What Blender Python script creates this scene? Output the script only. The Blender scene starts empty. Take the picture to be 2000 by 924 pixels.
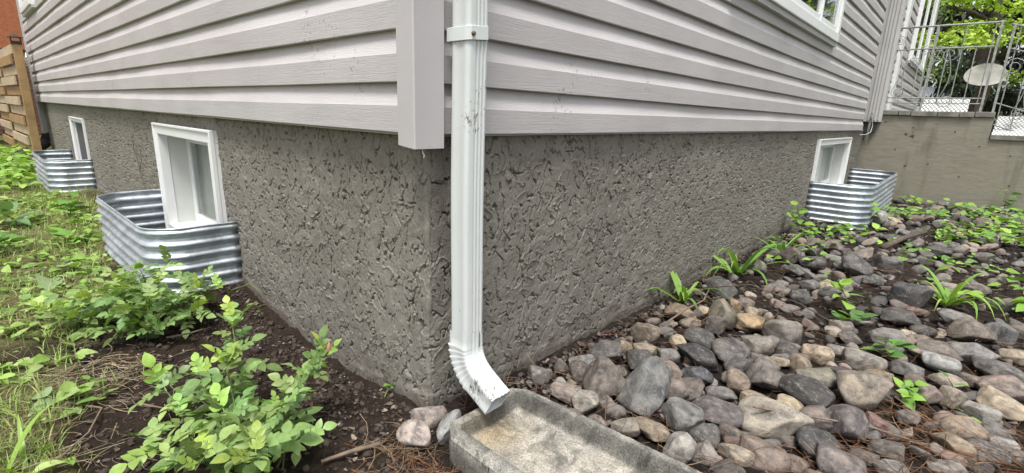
import bpy, math, random
import numpy as np
from mathutils import Vector, Matrix

scene = bpy.context.scene
COL = scene.collection
R = math.radians
rng = np.random.default_rng(7)
random.seed(7)

# ------------------------------------------------------------------ camera
cam_d = bpy.data.cameras.new('camera')
cam = bpy.data.objects.new('camera', cam_d)
COL.objects.link(cam)
cam_d.sensor_fit = 'HORIZONTAL'
cam_d.sensor_width = 36.0
cam_d.lens = 961.0 / 2000.0 * 36.0
cam_d.clip_start = 0.02
cam_d.clip_end = 500.0
_r = Vector((0.67484294, -0.7372003, 0.033507))
_u = Vector((0.15716438, 0.18793693, 0.96952518))
_f = Vector((0.72103146, 0.64901111, -0.24268954))
cam.matrix_world = Matrix(((_r.x, _u.x, -_f.x, -0.69095), (_r.y, _u.y, -_f.y, -0.91220),
                           (_r.z, _u.z, -_f.z, 0.05327), (0, 0, 0, 1)))
scene.camera = cam

# ------------------------------------------------------------------ sky and sun (bright overcast)
SUN_EL, SUN_AZ = R(68), R(236)            # azimuth clockwise from +Y: sun behind and left of the camera
world = bpy.data.worlds.new('World')
scene.world = world
world.use_nodes = True
wn, wl = world.node_tree.nodes, world.node_tree.links
bg = wn['Background']
sky = wn.new('ShaderNodeTexSky')
sky.sky_type = 'NISHITA'
sky.sun_disc = False
sky.sun_elevation = SUN_EL
sky.sun_rotation = SUN_AZ
sky.air_density = 1.0
sky.dust_density = 3.0
hs = wn.new('ShaderNodeHueSaturation')
hs.inputs['Saturation'].default_value = 0.22
hs.inputs['Value'].default_value = 1.0
wl.new(sky.outputs[0], hs.inputs['Color'])
wl.new(hs.outputs[0], bg.inputs['Color'])
bg.inputs['Strength'].default_value = 0.09

sun_d = bpy.data.lights.new('sun', 'SUN')
sun_d.energy = 1.5
sun_d.angle = R(18)
sun_d.color = (1.0, 0.975, 0.94)
sun = bpy.data.objects.new('sun', sun_d)
COL.objects.link(sun)
_sd = Vector((math.sin(SUN_AZ) * math.cos(SUN_EL), math.cos(SUN_AZ) * math.cos(SUN_EL), math.sin(SUN_EL)))
sun.rotation_euler = _sd.to_track_quat('Z', 'Y').to_euler()

scene.view_settings.view_transform = 'Standard'
scene.view_settings.look = 'None'
scene.view_settings.exposure = 1.5
scene.view_settings.gamma = 1.0
scene.view_settings.use_curve_mapping = False
scene.render.engine = 'CYCLES'
scene.cycles.use_denoising = True
scene.cycles.max_bounces = 6
scene.cycles.transparent_max_bounces = 8

# ------------------------------------------------------------------ helpers
def tag(o, label=None, cat=None, group=None, kind=None):
    if label: o['label'] = label
    if cat: o['category'] = cat
    if group: o['group'] = group
    if kind: o['kind'] = kind
    return o

def link(o, parent=None):
    COL.objects.link(o)
    if parent is not None:
        o.parent = parent
    return o

def empty(name, loc=(0, 0, 0), rz=0.0):
    o = bpy.data.objects.new(name, None)
    o.empty_display_size = 0.05
    o.location = loc
    o.rotation_euler = (0, 0, rz)
    return link(o)

def mesh_np(name, V, F, smooth=False):
    V = np.asarray(V, dtype=np.float32).reshape(-1, 3)
    F = np.asarray(F, dtype=np.int32)
    k = F.shape[1]
    me = bpy.data.meshes.new(name)
    me.vertices.add(len(V)); me.vertices.foreach_set('co', V.ravel())
    me.loops.add(F.size); me.loops.foreach_set('vertex_index', F.ravel())
    me.polygons.add(len(F))
    me.polygons.foreach_set('loop_start', np.arange(0, F.size, k, dtype=np.int32))
    me.polygons.foreach_set('loop_total', np.full(len(F), k, dtype=np.int32))
    me.update(calc_edges=True)
    if smooth:
        me.polygons.foreach_set('use_smooth', np.ones(len(F), dtype=bool))
    me.validate()
    return me

def add_mesh(name, me, mat, parent=None):
    o = bpy.data.objects.new(name, me)
    if mat is not None and not me.materials:
        me.materials.append(mat)
    return link(o, parent)

class MB:
    """collects shapes of ONE object"""
    def __init__(self): self.v, self.f = [], []
    def face(self, pts):
        n = len(self.v); self.v += [tuple(p) for p in pts]; self.f.append(tuple(range(n, n + len(pts))))
    def box(self, a, b, bev=0.0):
        (x0, y0, z0), (x1, y1, z1) = a, b
        x0, x1 = min(x0, x1), max(x0, x1); y0, y1 = min(y0, y1), max(y0, y1); z0, z1 = min(z0, z1), max(z0, z1)
        n = len(self.v)
        self.v += [(x0,y0,z0),(x1,y0,z0),(x1,y1,z0),(x0,y1,z0),(x0,y0,z1),(x1,y0,z1),(x1,y1,z1),(x0,y1,z1)]
        self.f += [tuple(n+i for i in q) for q in ((0,3,2,1),(4,5,6,7),(0,1,5,4),(1,2,6,5),(2,3,7,6),(3,0,4,7))]
    def tube(self, pts, rad, seg=6, cap=True):
        pts = [Vector(p) for p in pts]
        rads = rad if hasattr(rad, '__len__') else [rad] * len(pts)
        n0 = len(self.v)
        up = Vector((0.31, 0.17, 0.93))
        for i, p in enumerate(pts):
            t = (pts[min(i+1, len(pts)-1)] - pts[max(i-1, 0)]).normalized()
            a = t.cross(up)
            if a.length < 1e-4: a = t.cross(Vector((1, 0, 0)))
            a.normalize(); b = t.cross(a)
            up = -b if (-b).dot(up) > 0 else b
            a = t.cross(up).normalized(); b = a.cross(t)
            for k in range(seg):
                an = 2 * math.pi * k / seg
                self.v.append(tuple(p + (a * math.cos(an) + b * math.sin(an)) * rads[i]))
        for i in range(len(pts) - 1):
            for k in range(seg):
                k2 = (k + 1) % seg
                self.f.append((n0+i*seg+k, n0+i*seg+k2, n0+(i+1)*seg+k2, n0+(i+1)*seg+k))
        if cap:
            self.f.append(tuple(n0 + k for k in range(seg))[::-1])
            m = n0 + (len(pts)-1)*seg
            self.f.append(tuple(m + k for k in range(seg)))
    def extrude(self, prof, path_fn, ns, closed=True, cap=True):
        """prof: list of 2d; path_fn(i, px, py)->xyz for station i"""
        n0, m = len(self.v), len(prof)
        for i in range(ns):
            for (px, py) in prof: self.v.append(tuple(path_fn(i, px, py)))
        for i in range(ns - 1):
            for k in range(m if closed else m - 1):
                k2 = (k + 1) % m
                self.f.append((n0+i*m+k, n0+i*m+k2, n0+(i+1)*m+k2, n0+(i+1)*m+k))
        if cap and closed:
            self.f.append(tuple(n0 + k for k in range(m))[::-1])
            self.f.append(tuple(n0 + (ns-1)*m + k for k in range(m)))
    def mesh(self, name, smooth=False, angle=None):
        me = bpy.data.meshes.new(name)
        me.from_pydata(self.v, [], self.f)
        me.update()
        if smooth:
            me.polygons.foreach_set('use_smooth', np.ones(len(me.polygons), dtype=bool))
            if angle is not None:
                me.set_sharp_from_angle(angle=angle)
        return me
    def build(self, name, mat, parent=None, smooth=False, angle=None, bevel=0.0, fixn=True):
        me = self.mesh(name, smooth, angle)
        o = add_mesh(name, me, mat, parent)
        if bevel > 0:
            m = o.modifiers.new('bevel', 'BEVEL'); m.width = bevel; m.segments = 2; m.limit_method = 'ANGLE'
        return o

def _h(ix, iy, iz, seed):
    with np.errstate(over='ignore'):
        h = (ix.astype(np.uint32) * np.uint32(374761393) + iy.astype(np.uint32) * np.uint32(668265263)
             + iz.astype(np.uint32) * np.uint32(2147483647) + np.uint32(seed * 974711 % 4294967291))
        h = (h ^ (h >> np.uint32(13))) * np.uint32(1274126177)
        h = (h ^ (h >> np.uint32(16))) * np.uint32(2246822519)
        h = h ^ (h >> np.uint32(15))
    return h

def noise2(x, y, seed=0):
    x = np.asarray(x, dtype=np.float64); y = np.asarray(y, dtype=np.float64)
    xi = np.floor(x); yi = np.floor(y); xf = x - xi; yf = y - yi
    xi = xi.astype(np.int64); yi = yi.astype(np.int64); z = np.zeros_like(xi)
    def g(dx, dy):
        a = _h(xi + dx, yi + dy, z, seed).astype(np.float64) * (2 * np.pi / 4294967296.0)
        return np.cos(a) * (xf - dx) + np.sin(a) * (yf - dy)
    u = xf * xf * xf * (xf * (xf * 6 - 15) + 10); v = yf * yf * yf * (yf * (yf * 6 - 15) + 10)
    a = g(0, 0); b = g(1, 0); c = g(0, 1); d = g(1, 1)
    return ((a + (b - a) * u) * (1 - v) + (c + (d - c) * u) * v) * 1.5

def noise3(x, y, z, seed=0):
    x, y, z = (np.asarray(q, dtype=np.float64) for q in (x, y, z))
    xi, yi, zi = np.floor(x), np.floor(y), np.floor(z)
    xf, yf, zf = x - xi, y - yi, z - zi
    xi, yi, zi = (q.astype(np.int64) for q in (xi, yi, zi))
    s = lambda t: t*t*t*(t*(t*6-15)+10)
    u, v, w = s(xf), s(yf), s(zf)
    out = 0
    for dx in (0, 1):
        for dy in (0, 1):
            for dz in (0, 1):
                h = _h(xi+dx, yi+dy, zi+dz, seed).astype(np.float64) / 4294967296.0
                out = out + (h*2-1) * (u if dx else 1-u) * (v if dy else 1-v) * (w if dz else 1-w)
    return out

def fbm2(x, y, oct=3, seed=0):
    o, a = 0, 1.0
    for i in range(oct):
        o = o + a * noise2(x * 2**i, y * 2**i, seed + i * 17); a *= 0.5
    return o

def sstep(a, b, x):
    t = np.clip((x - a) / (b - a), 0, 1); return t * t * (3 - 2 * t)

# ------------------------------------------------------------------ materials
def new_mat(name):
    m = bpy.data.materials.new(name); m.use_nodes = True
    nt = m.node_tree
    return m, nt.nodes, nt.links, nt.nodes['Principled BSDF']

def tex_noise(N, L, vec, scale=5, detail=4, rough=0.55, dist=0.0, mapscale=None):
    n = N.new('ShaderNodeTexNoise')
    n.inputs['Scale'].default_value = scale; n.inputs['Detail'].default_value = detail
    n.inputs['Roughness'].default_value = rough; n.inputs['Distortion'].default_value = dist
    if mapscale:
        mp = N.new('ShaderNodeMapping'); mp.inputs['Scale'].default_value = mapscale
        L.new(vec, mp.inputs['Vector']); vec = mp.outputs['Vector']
    L.new(vec, n.inputs['Vector'])
    return n

def ramp(N, L, fac, stops):
    r = N.new('ShaderNodeValToRGB')
    e = r.color_ramp.elements
    while len(e) < len(stops): e.new(0.5)
    for el, (p, c) in zip(e, stops):
        el.position = p; el.color = (*c, 1) if len(c) == 3 else c
    L.new(fac, r.inputs['Fac'])
    return r

def mixc(N, L, fac, a, b, mode='MIX'):
    m = N.new('ShaderNodeMix'); m.data_type = 'RGBA'; m.blend_type = mode
    for s, v in ((m.inputs[0], fac), (m.inputs[6], a), (m.inputs[7], b)):
        if hasattr(v, 'links'): L.new(v, s)
        elif isinstance(v, (int, float)): s.default_value = v
        else: s.default_value = (*v, 1)
    return m.outputs[2]

def bump(N, L, P, height, strength, dist, prev=None):
    b = N.new('ShaderNodeBump')
    b.inputs['Strength'].default_value = strength; b.inputs['Distance'].default_value = dist
    L.new(height, b.inputs['Height'])
    if prev is not None: L.new(prev, b.inputs['Normal'])
    L.new(b.outputs[0], P.inputs['Normal'])
    return b.outputs[0]

def objvec(N): return N.new('ShaderNodeTexCoord').outputs['Object']

def simple(name, c, rough=0.6, metal=0.0, var=0.12, vscale=6, bs=0.0, bscale=60, spec=0.5):
    m, N, L, P = new_mat(name)
    v = objvec(N)
    n = tex_noise(N, L, v, vscale, 5)
    r = ramp(N, L, n.outputs['Fac'], ((0.25, tuple(q * (1 - var) for q in c)), (0.75, tuple(min(q * (1 + var), 1) for q in c))))
    L.new(r.outputs[0], P.inputs['Base Color'])
    P.inputs['Roughness'].default_value = rough; P.inputs['Metallic'].default_value = metal
    P.inputs['Specular IOR Level'].default_value = spec
    if bs: bump(N, L, P, tex_noise(N, L, v, bscale, 4).outputs['Fac'], bs, 0.004)
    return m

M = {}
def mat_siding():
    m, N, L, P = new_mat('vinyl_siding')
    v = objvec(N)
    big = tex_noise(N, L, v, 2.2, 4)
    c = ramp(N, L, big.outputs['Fac'], ((0.3, (0.425, 0.402, 0.40)), (0.7, (0.485, 0.462, 0.46)))).outputs[0]
    sp = tex_noise(N, L, v, 95, 2, 0.5, 0.4, (1, 1, 0.8))
    area = tex_noise(N, L, v, 3.1, 3)
    mul = N.new('ShaderNodeMath'); mul.operation = 'MULTIPLY'
    L.new(sp.outputs['Fac'], mul.inputs[0]); L.new(area.outputs['Fac'], mul.inputs[1])
    spr = ramp(N, L, mul.outputs[0], ((0.41, (0, 0, 0)), (0.46, (1, 1, 1))))
    sf = N.new('ShaderNodeMath'); sf.operation = 'MULTIPLY'; sf.inputs[1].default_value = 0.55
    L.new(spr.outputs[0], sf.inputs[0])
    c = mixc(N, L, sf.outputs[0], c, (0.09, 0.085, 0.075))
    # weathering streaks along the boards
    st = tex_noise(N, L, v, 1.0, 5, 0.6, 0.6, (3.0, 3.0, 26.0))
    str_ = ramp(N, L, st.outputs['Fac'], ((0.5, (0, 0, 0)), (0.8, (0.30, 0.30, 0.30))))
    c = mixc(N, L, str_.outputs[0], c, (0.27, 0.255, 0.24))
    L.new(c, P.inputs['Base Color'])
    P.inputs['Roughness'].default_value = 0.5
    P.inputs['Specular IOR Level'].default_value = 0.35
    g = tex_noise(N, L, v, 1.0, 5, 0.62, 1.6, (9, 9, 210))
    b1 = bump(N, L, P, g.outputs['Fac'], 0.5, 0.0022)
    w = tex_noise(N, L, v, 2.5, 2)
    bump(N, L, P, w.outputs['Fac'], 0.25, 0.02, b1)
    return m
M['siding'] = mat_siding()

def mat_stucco():
    m, N, L, P = new_mat('stucco')
    v = objvec(N)
    a = tex_noise(N, L, v, 3.0, 6, 0.6)
    c = ramp(N, L, a.outputs['Fac'], ((0.28, (0.168, 0.153, 0.128)), (0.5, (0.208, 0.192, 0.162)), (0.75, (0.250, 0.232, 0.198)))).outputs[0]
    b = tex_noise(N, L, v, 170, 3, 0.6)
    c = mixc(N, L, 0.35, c, ramp(N, L, b.outputs['Fac'], ((0.35, (0.10, 0.095, 0.08)), (0.65, (0.28, 0.26, 0.225)))).outputs[0])
    sep = N.new('ShaderNodeSeparateXYZ'); L.new(v, sep.inputs[0])
    mud = N.new('ShaderNodeMapRange'); mud.inputs['From Min'].default_value = -0.56; mud.inputs['From Max'].default_value = -0.74
    L.new(sep.outputs['Z'], mud.inputs['Value'])
    mn = tex_noise(N, L, v, 14, 7, 0.7)
    mm = N.new('ShaderNodeMath'); mm.operation = 'MULTIPLY'; L.new(mud.outputs[0], mm.inputs[0]); L.new(mn.outputs['Fac'], mm.inputs[1])
    c = mixc(N, L, ramp(N, L, mm.outputs[0], ((0.30, (0, 0, 0)), (0.55, (0.55, 0.55, 0.55)))).outputs[0], c, (0.075, 0.058, 0.045))
    lime = tex_noise(N, L, v, 1.0, 6, 0.65, 0.8, (5, 5, 2.2))
    c = mixc(N, L, ramp(N, L, lime.outputs['Fac'], ((0.60, (0, 0, 0)), (0.74, (0.35, 0.35, 0.35)))).outputs[0], c, (0.30, 0.285, 0.25))
    L.new(c, P.inputs['Base Color'])
    P.inputs['Roughness'].default_value = 0.85
    P.inputs['Specular IOR Level'].default_value = 0.25
    gr = tex_noise(N, L, v, 330, 3, 0.6)
    area = tex_noise(N, L, v, 16, 3, 0.5, 1.0)
    ar = ramp(N, L, area.outputs['Fac'], ((0.42, (0.12, 0.12, 0.12)), (0.58, (1, 1, 1))))
    mu = N.new('ShaderNodeMath'); mu.operation = 'MULTIPLY'
    L.new(gr.outputs['Fac'], mu.inputs[0]); L.new(ar.outputs[0], mu.inputs[1])
    bump(N, L, P, mu.outputs[0], 0.85, 0.004)
    return m
M['stucco'] = mat_stucco()

def mat_white(name, c=(0.74, 0.76, 0.75), rough=0.4, dirt=0.0):
    m, N, L, P = new_mat(name)
    v = objvec(N)
    n = tex_noise(N, L, v, 5, 5)
    col = ramp(N, L, n.outputs['Fac'], ((0.3, tuple(q * 0.93 for q in c)), (0.7, c))).outputs[0]
    if dirt:
        d = tex_noise(N, L, v, 110, 6, 0.75, 0.8, (1, 1, 0.4))
        d2 = tex_noise(N, L, v, 7, 3, 0.5)
        mu = N.new('ShaderNodeMath'); mu.operation = 'MULTIPLY'
        L.new(d.outputs['Fac'], mu.inputs[0]); L.new(d2.outputs['Fac'], mu.inputs[1])
        r = ramp(N, L, mu.outputs[0], ((0.338, (0, 0, 0)), (0.362, (dirt, dirt, dirt))))
        col = mixc(N, L, r.outputs[0], col, (0.06, 0.05, 0.04))
    L.new(col, P.inputs['Base Color'])
    P.inputs['Roughness'].default_value = rough
    bump(N, L, P, tex_noise(N, L, v, 14, 3).outputs['Fac'], 0.15, 0.006)
    return m
M['white'] = mat_white('white_vinyl', (0.77, 0.78, 0.77), 0.35)
M['strap'] = mat_white('white_strap_metal', (0.64, 0.68, 0.67), 0.38, 0.45)
M['spout'] = mat_white('white_painted_metal', (0.60, 0.625, 0.61), 0.42, 0.8)
def add_mildew(m, zc, spread):
    # mould specks gathered behind the bracket where water sits
    N, L = m.node_tree.nodes, m.node_tree.links; P = N['Principled BSDF']
    v = objvec(N)
    sep = N.new('ShaderNodeSeparateXYZ'); L.new(v, sep.inputs[0])
    d = N.new('ShaderNodeMath'); d.operation = 'SUBTRACT'; d.inputs[1].default_value = zc; L.new(sep.outputs['Z'], d.inputs[0])
    ab = N.new('ShaderNodeMath'); ab.operation = 'ABSOLUTE'; L.new(d.outputs[0], ab.inputs[0])
    mr = N.new('ShaderNodeMapRange'); mr.inputs['From Min'].default_value = 0; mr.inputs['From Max'].default_value = spread
    mr.inputs['To Min'].default_value = 1.0; mr.inputs['To Max'].default_value = 0.0
    L.new(ab.outputs[0], mr.inputs['Value'])
    n = tex_noise(N, L, v, 120, 6, 0.8, 0.7)
    mx = N.new('ShaderNodeMapRange'); mx.inputs['From Min'].default_value = 0.098; mx.inputs['From Max'].default_value = 0.070
    mx.inputs['To Min'].default_value = 0.0; mx.inputs['To Max'].default_value = 1.0
    L.new(sep.outputs['X'], mx.inputs['Value'])
    a = N.new('ShaderNodeMath'); a.operation = 'MULTIPLY'; L.new(mr.outputs[0], a.inputs[0]); L.new(n.outputs['Fac'], a.inputs[1])
    a2 = N.new('ShaderNodeMath'); a2.operation = 'MULTIPLY'; L.new(a.outputs[0], a2.inputs[0]); L.new(mx.outputs[0], a2.inputs[1])
    r = ramp(N, L, a2.outputs[0], ((0.452, (0, 0, 0)), (0.475, (0.9, 0.9, 0.9))))
    old = P.inputs['Base Color'].links[0].from_socket
    L.new(mixc(N, L, r.outputs[0], old, (0.045, 0.038, 0.03)), P.inputs['Base Color'])
add_mildew(M['spout'], 0.215, 0.17)

def mat_galv():
    m, N, L, P = new_mat('galvanised_steel')
    v = objvec(N)
    vo = N.new('ShaderNodeTexVoronoi'); vo.inputs['Scale'].default_value = 45; L.new(v, vo.inputs['Vector'])
    n = tex_noise(N, L, v, 9, 6, 0.65)
    c = ramp(N, L, n.outputs['Fac'], ((0.3, (0.36, 0.40, 0.43)), (0.7, (0.58, 0.625, 0.66)))).outputs[0]
    bw = N.new('ShaderNodeRGBToBW'); L.new(vo.outputs['Color'], bw.inputs[0]); c = mixc(N, L, 0.15, c, bw.outputs[0], 'OVERLAY')
    L.new(c, P.inputs['Base Color'])
    P.inputs['Metallic'].default_value = 0.85
    rr = N.new('ShaderNodeMapRange'); rr.inputs['To Min'].default_value = 0.44; rr.inputs['To Max'].default_value = 0.64
    L.new(n.outputs['Fac'], rr.inputs['Value']); L.new(rr.outputs[0], P.inputs['Roughness'])
    bump(N, L, P, tex_noise(N, L, v, 18, 3).outputs['Fac'], 0.2, 0.006)
    return m
M['galv'] = mat_galv()

def mat_glass():
    m, N, L, P = new_mat('window_glass')
    P.inputs['Base Color'].default_value = (0.86, 0.92, 0.89, 1)
    P.inputs['Roughness'].default_value = 0.02
    P.inputs['Transmission Weight'].default_value = 1.0
    P.inputs['IOR'].default_value = 1.5
    return m
M['glass'] = mat_glass()

def mat_rock():
    m, N, L, P = new_mat('river_rock')
    oi = N.new('ShaderNodeObjectInfo')
    tc = N.new('ShaderNodeTexCoord')
    add = N.new('ShaderNodeVectorMath'); add.operation = 'ADD'
    sc = N.new('ShaderNodeVectorMath'); sc.operation = 'SCALE'; sc.inputs['Scale'].default_value = 37.0
    cb = N.new('ShaderNodeCombineXYZ')
    L.new(oi.outputs['Random'], cb.inputs[0]); L.new(oi.outputs['Random'], cb.inputs[2])
    L.new(cb.outputs[0], sc.inputs[0])
    L.new(tc.outputs['Object'], add.inputs[0]); L.new(sc.outputs[0], add.inputs[1])
    v = add.outputs[0]
    n1 = tex_noise(N, L, v, 1.6, 6, 0.65, 0.5)
    n2 = tex_noise(N, L, v, 30, 6, 0.78)
    n3 = tex_noise(N, L, v, 3.2, 9, 0.78, 1.0)
    f1 = ramp(N, L, n1.outputs['Fac'], ((0.32, (0.40, 0.39, 0.38)), (0.5, (0.95, 0.95, 0.95)), (0.68, (1.55, 1.48, 1.36))))
    c = mixc(N, L, 1.0, oi.outputs['Color'], f1.outputs[0], 'MULTIPLY')
    f2 = ramp(N, L, n2.outputs['Fac'], ((0.35, (0.45, 0.44, 0.43)), (0.5, (1, 1, 1)), (0.66, (1.6, 1.56, 1.5))))
    c = mixc(N, L, 0.75, c, f2.outputs[0], 'MULTIPLY')
    # pale mineral crust / lichen blotches
    f3 = ramp(N, L, n3.outputs['Fac'], ((0.53, (0, 0, 0)), (0.64, (0.6, 0.6, 0.6))))
    c = mixc(N, L, f3.outputs[0], c, (0.30, 0.28, 0.25))
    f4 = ramp(N, L, n3.outputs['Fac'], ((0.34, (0.8, 0.8, 0.8)), (0.46, (0, 0, 0))))
    c = mixc(N, L, f4.outputs[0], c, (0.045, 0.042, 0.04))
    L.new(c, P.inputs['Base Color'])
    P.inputs['Roughness'].default_value = 0.68
    P.inputs['Specular IOR Level'].default_value = 0.35
    b = bump(N, L, P, n3.outputs['Fac'], 0.6, 0.006)
    bump(N, L, P, n2.outputs['Fac'], 0.6, 0.0016, b)
    return m
M['rock'] = mat_rock()

def mat_leaf(name, trans=0.28, rough=0.42, use_attr=False):
    m, N, L, P = new_mat(name)
    if use_attr:
        at = N.new('ShaderNodeAttribute'); at.attribute_name = 'tint'; c = at.outputs['Color']
    else:
        oi = N.new('ShaderNodeObjectInfo'); c = oi.outputs['Color']
    v = objvec(N)
    n = tex_noise(N, L, v, 90, 3)
    c = mixc(N, L, 0.6, c, ramp(N, L, n.outputs['Fac'], ((0.3, (0.72, 0.75, 0.7)), (0.7, (1.25, 1.2, 1.2)))).outputs[0], 'MULTIPLY')
    L.new(c, P.inputs['Base Color'])
    P.inputs['Roughness'].default_value = rough
    P.inputs['Specular IOR Level'].default_value = 0.35
    t = N.new('ShaderNodeBsdfTranslucent')
    tcol = mixc(N, L, 1.0, c, (1.25, 1.3, 0.55), 'MULTIPLY')
    L.new(tcol, t.inputs['Color'])
    mx = N.new('ShaderNodeMixShader'); mx.inputs[0].default_value = trans
    L.new(P.outputs[0], mx.inputs[1]); L.new(t.outputs[0], mx.inputs[2])
    L.new(mx.outputs[0], N['Material Output'].inputs['Surface'])
    return m
M['leaf'] = mat_leaf('leaf')
M['blade'] = mat_leaf('grass_blade', 0.25, 0.55, True)
M['stem'] = simple('green_stem', (0.10, 0.13, 0.04), 0.6, vscale=40)
M['bark'] = simple('bark', (0.085, 0.065, 0.05), 0.9, var=0.45, vscale=14, bs=0.9, bscale=40)
M['twig'] = simple('dry_twig', (0.16, 0.12, 0.085), 0.85, var=0.4, vscale=60)

def mat_litter():
    m, N, L, P = new_mat('litter')
    at = N.new('ShaderNodeAttribute'); at.attribute_name = 'tint'
    L.new(at.outputs['Color'], P.inputs['Base Color'])
    P.inputs['Roughness'].default_value = 0.8
    P.inputs['Specular IOR Level'].default_value = 0.25
    return m
M['litter'] = mat_litter()

def mat_ground():
    m, N, L, P = new_mat('earth')
    at = N.new('ShaderNodeAttribute'); at.attribute_name = 'tint'
    v = objvec(N)
    n1 = tex_noise(N, L, v, 40, 8, 0.7)
    n2 = tex_noise(N, L, v, 7, 5, 0.6)
    c = mixc(N, L, 1.0, at.outputs['Color'], ramp(N, L, n1.outputs['Fac'], ((0.3, (0.55, 0.53, 0.5)), (0.5, (1, 1, 1)), (0.7, (1.55, 1.5, 1.45)))).outputs[0], 'MULTIPLY')
    c = mixc(N, L, 1.0, c, ramp(N, L, n2.outputs['Fac'], ((0.3, (0.75, 0.74, 0.72)), (0.7, (1.3, 1.28, 1.22)))).outputs[0], 'MULTIPLY')
    L.new(c, P.inputs['Base Color'])
    P.inputs['Roughness'].default_value = 0.95
    P.inputs['Specular IOR Level'].default_value = 0.15
    b = bump(N, L, P, n1.outputs['Fac'], 0.9, 0.02)
    n4 = tex_noise(N, L, v, 160, 4, 0.7)
    bump(N, L, P, n4.outputs['Fac'], 0.7, 0.006, b)
    return m
M['ground'] = mat_ground()

def mat_concrete():
    m, N, L, P = new_mat('old_concrete')
    v = objvec(N)
    n = tex_noise(N, L, v, 22, 8, 0.7)
    c = ramp(N, L, n.outputs['Fac'], ((0.3, (0.15, 0.145, 0.135)), (0.5, (0.27, 0.26, 0.24)), (0.72, (0.40, 0.385, 0.35)))).outputs[0]
    g = tex_noise(N, L, v, 260, 3, 0.7)
    c = mixc(N, L, 0.8, c, ramp(N, L, g.outputs['Fac'], ((0.34, (0.45, 0.44, 0.42)), (0.5, (1, 1, 1)), (0.66, (1.6, 1.55, 1.45)))).outputs[0], 'MULTIPLY')
    st = tex_noise(N, L, v, 14, 6, 0.7, 0.6)
    c = mixc(N, L, ramp(N, L, st.outputs['Fac'], ((0.52, (0, 0, 0)), (0.64, (0.75, 0.75, 0.75)))).outputs[0], c, (0.075, 0.075, 0.07))
    at = N.new('ShaderNodeAttribute'); at.attribute_name = 'tint'
    c = mixc(N, L, 1.0, c, at.outputs['Color'], 'MULTIPLY')
    L.new(c, P.inputs['Base Color'])
    P.inputs['Roughness'].default_value = 0.9
    P.inputs['Specular IOR Level'].default_value = 0.2
    b = bump(N, L, P, n.outputs['Fac'], 0.3, 0.01)
    bump(N, L, P, g.outputs['Fac'], 0.8, 0.004, b)
    return m
M['concrete'] = mat_concrete()

def mat_plywood():
    m, N, L, P = new_mat('painted_plywood')
    v = objvec(N)
    g = tex_noise(N, L, v, 1.0, 6, 0.6, 1.2, (3, 6, 26))
    c = ramp(N, L, g.outputs['Fac'], ((0.25, (0.185, 0.170, 0.130)), (0.5, (0.225, 0.208, 0.162)), (0.75, (0.26, 0.242, 0.192)))).outputs[0]
    w = tex_noise(N, L, v, 1.0, 4, 0.6, 0.5, (3.0, 3.2, 0.55))
    c = mixc(N, L, ramp(N, L, w.outputs['Fac'], ((0.58, (0, 0, 0)), (0.68, (0.55, 0.55, 0.55)))).outputs[0], c, (0.07, 0.062, 0.048))
    k = tex_noise(N, L, v, 11, 2, 0.4, 0.2)
    c = mixc(N, L, ramp(N, L, k.outputs['Fac'], ((0.735, (0, 0, 0)), (0.76, (0.9, 0.9, 0.9)))).outputs[0], c, (0.03, 0.025, 0.02))
    L.new(c, P.inputs['Base Color'])
    P.inputs['Roughness'].default_value = 0.75
    bump(N, L, P, g.outputs['Fac'], 0.4, 0.006)
    return m
M['plywood'] = mat_plywood()
M['cap'] = simple('weathered_board', (0.17, 0.16, 0.14), 0.85, var=0.5, vscale=12, bs=0.6, bscale=50)
M['iron'] = simple('painted_iron', (0.28, 0.285, 0.27), 0.5, var=0.45, vscale=25)
M['fencewood'] = simple('fence_wood', (0.30, 0.19, 0.085), 0.75, var=0.3, vscale=9, bs=0.4, bscale=30)
M['palewood'] = simple('pale_fence_board', (0.43, 0.335, 0.225), 0.75, var=0.25, vscale=9, bs=0.4, bscale=30)
M['post'] = simple('vinyl_post', (0.435, 0.415, 0.417), 0.5, var=0.05, vscale=5, bs=0.15, bscale=300)
M['black'] = simple('black_plastic', (0.018, 0.018, 0.02), 0.4, var=0.2)
M['orange'] = simple('orange_stucco', (0.36, 0.125, 0.055), 0.9, var=0.22, vscale=14, bs=1.0, bscale=28)
M['brick'] = simple('brown_brick', (0.13, 0.06, 0.05), 0.85, var=0.25, vscale=10, bs=0.4)
M['mortar'] = simple('mortar', (0.17, 0.12, 0.10), 0.9)
M['blind'] = simple('pale_blind', (0.55, 0.60, 0.55), 0.8, var=0.05)
M['jamb'] = simple('painted_jamb', (0.60, 0.615, 0.58), 0.5, var=0.06, vscale=8)
M['dark'] = simple('dark_interior', (0.035, 0.037, 0.04), 0.6)
M['screen'] = simple('window_screen', (0.07, 0.07, 0.075), 0.7, var=0.15)
M['trim'] = simple('grey_trim', (0.46, 0.45, 0.44), 0.45, var=0.08)
M['rust'] = simple('rusty_screw', (0.12, 0.07, 0.045), 0.7, var=0.5, vscale=200)
M['palewhite'] = simple('chalky_white', (0.80, 0.80, 0.78), 0.7, var=0.06)

# ================================================================== THE GROUND
def G0(x, y):
    x = np.asarray(x, float); y = np.asarray(y, float)
    gw = np.interp(y, [-.3, 0, .3, .56, 1.06, 1.32, 2, 4, 8, 14], [-.735, -.72, -.765, -.785, -.75, -.705, -.70, -.72, -.735, -.75])
    left = gw + (-.745 - gw) * sstep(0, .5, -x)
    gb = np.interp(x, [-.2, 0, .38, 1.5, 3.1, 4.1, 6.5, 9], [-.735, -.735, -.755, -.785, -.79, -.75, -.745, -.75])
    right = gb + (-.775 - gb) * sstep(0, .35, -y)
    w = sstep(-.15, .15, x - y)
    return left * (1 - w) + right * w

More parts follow.
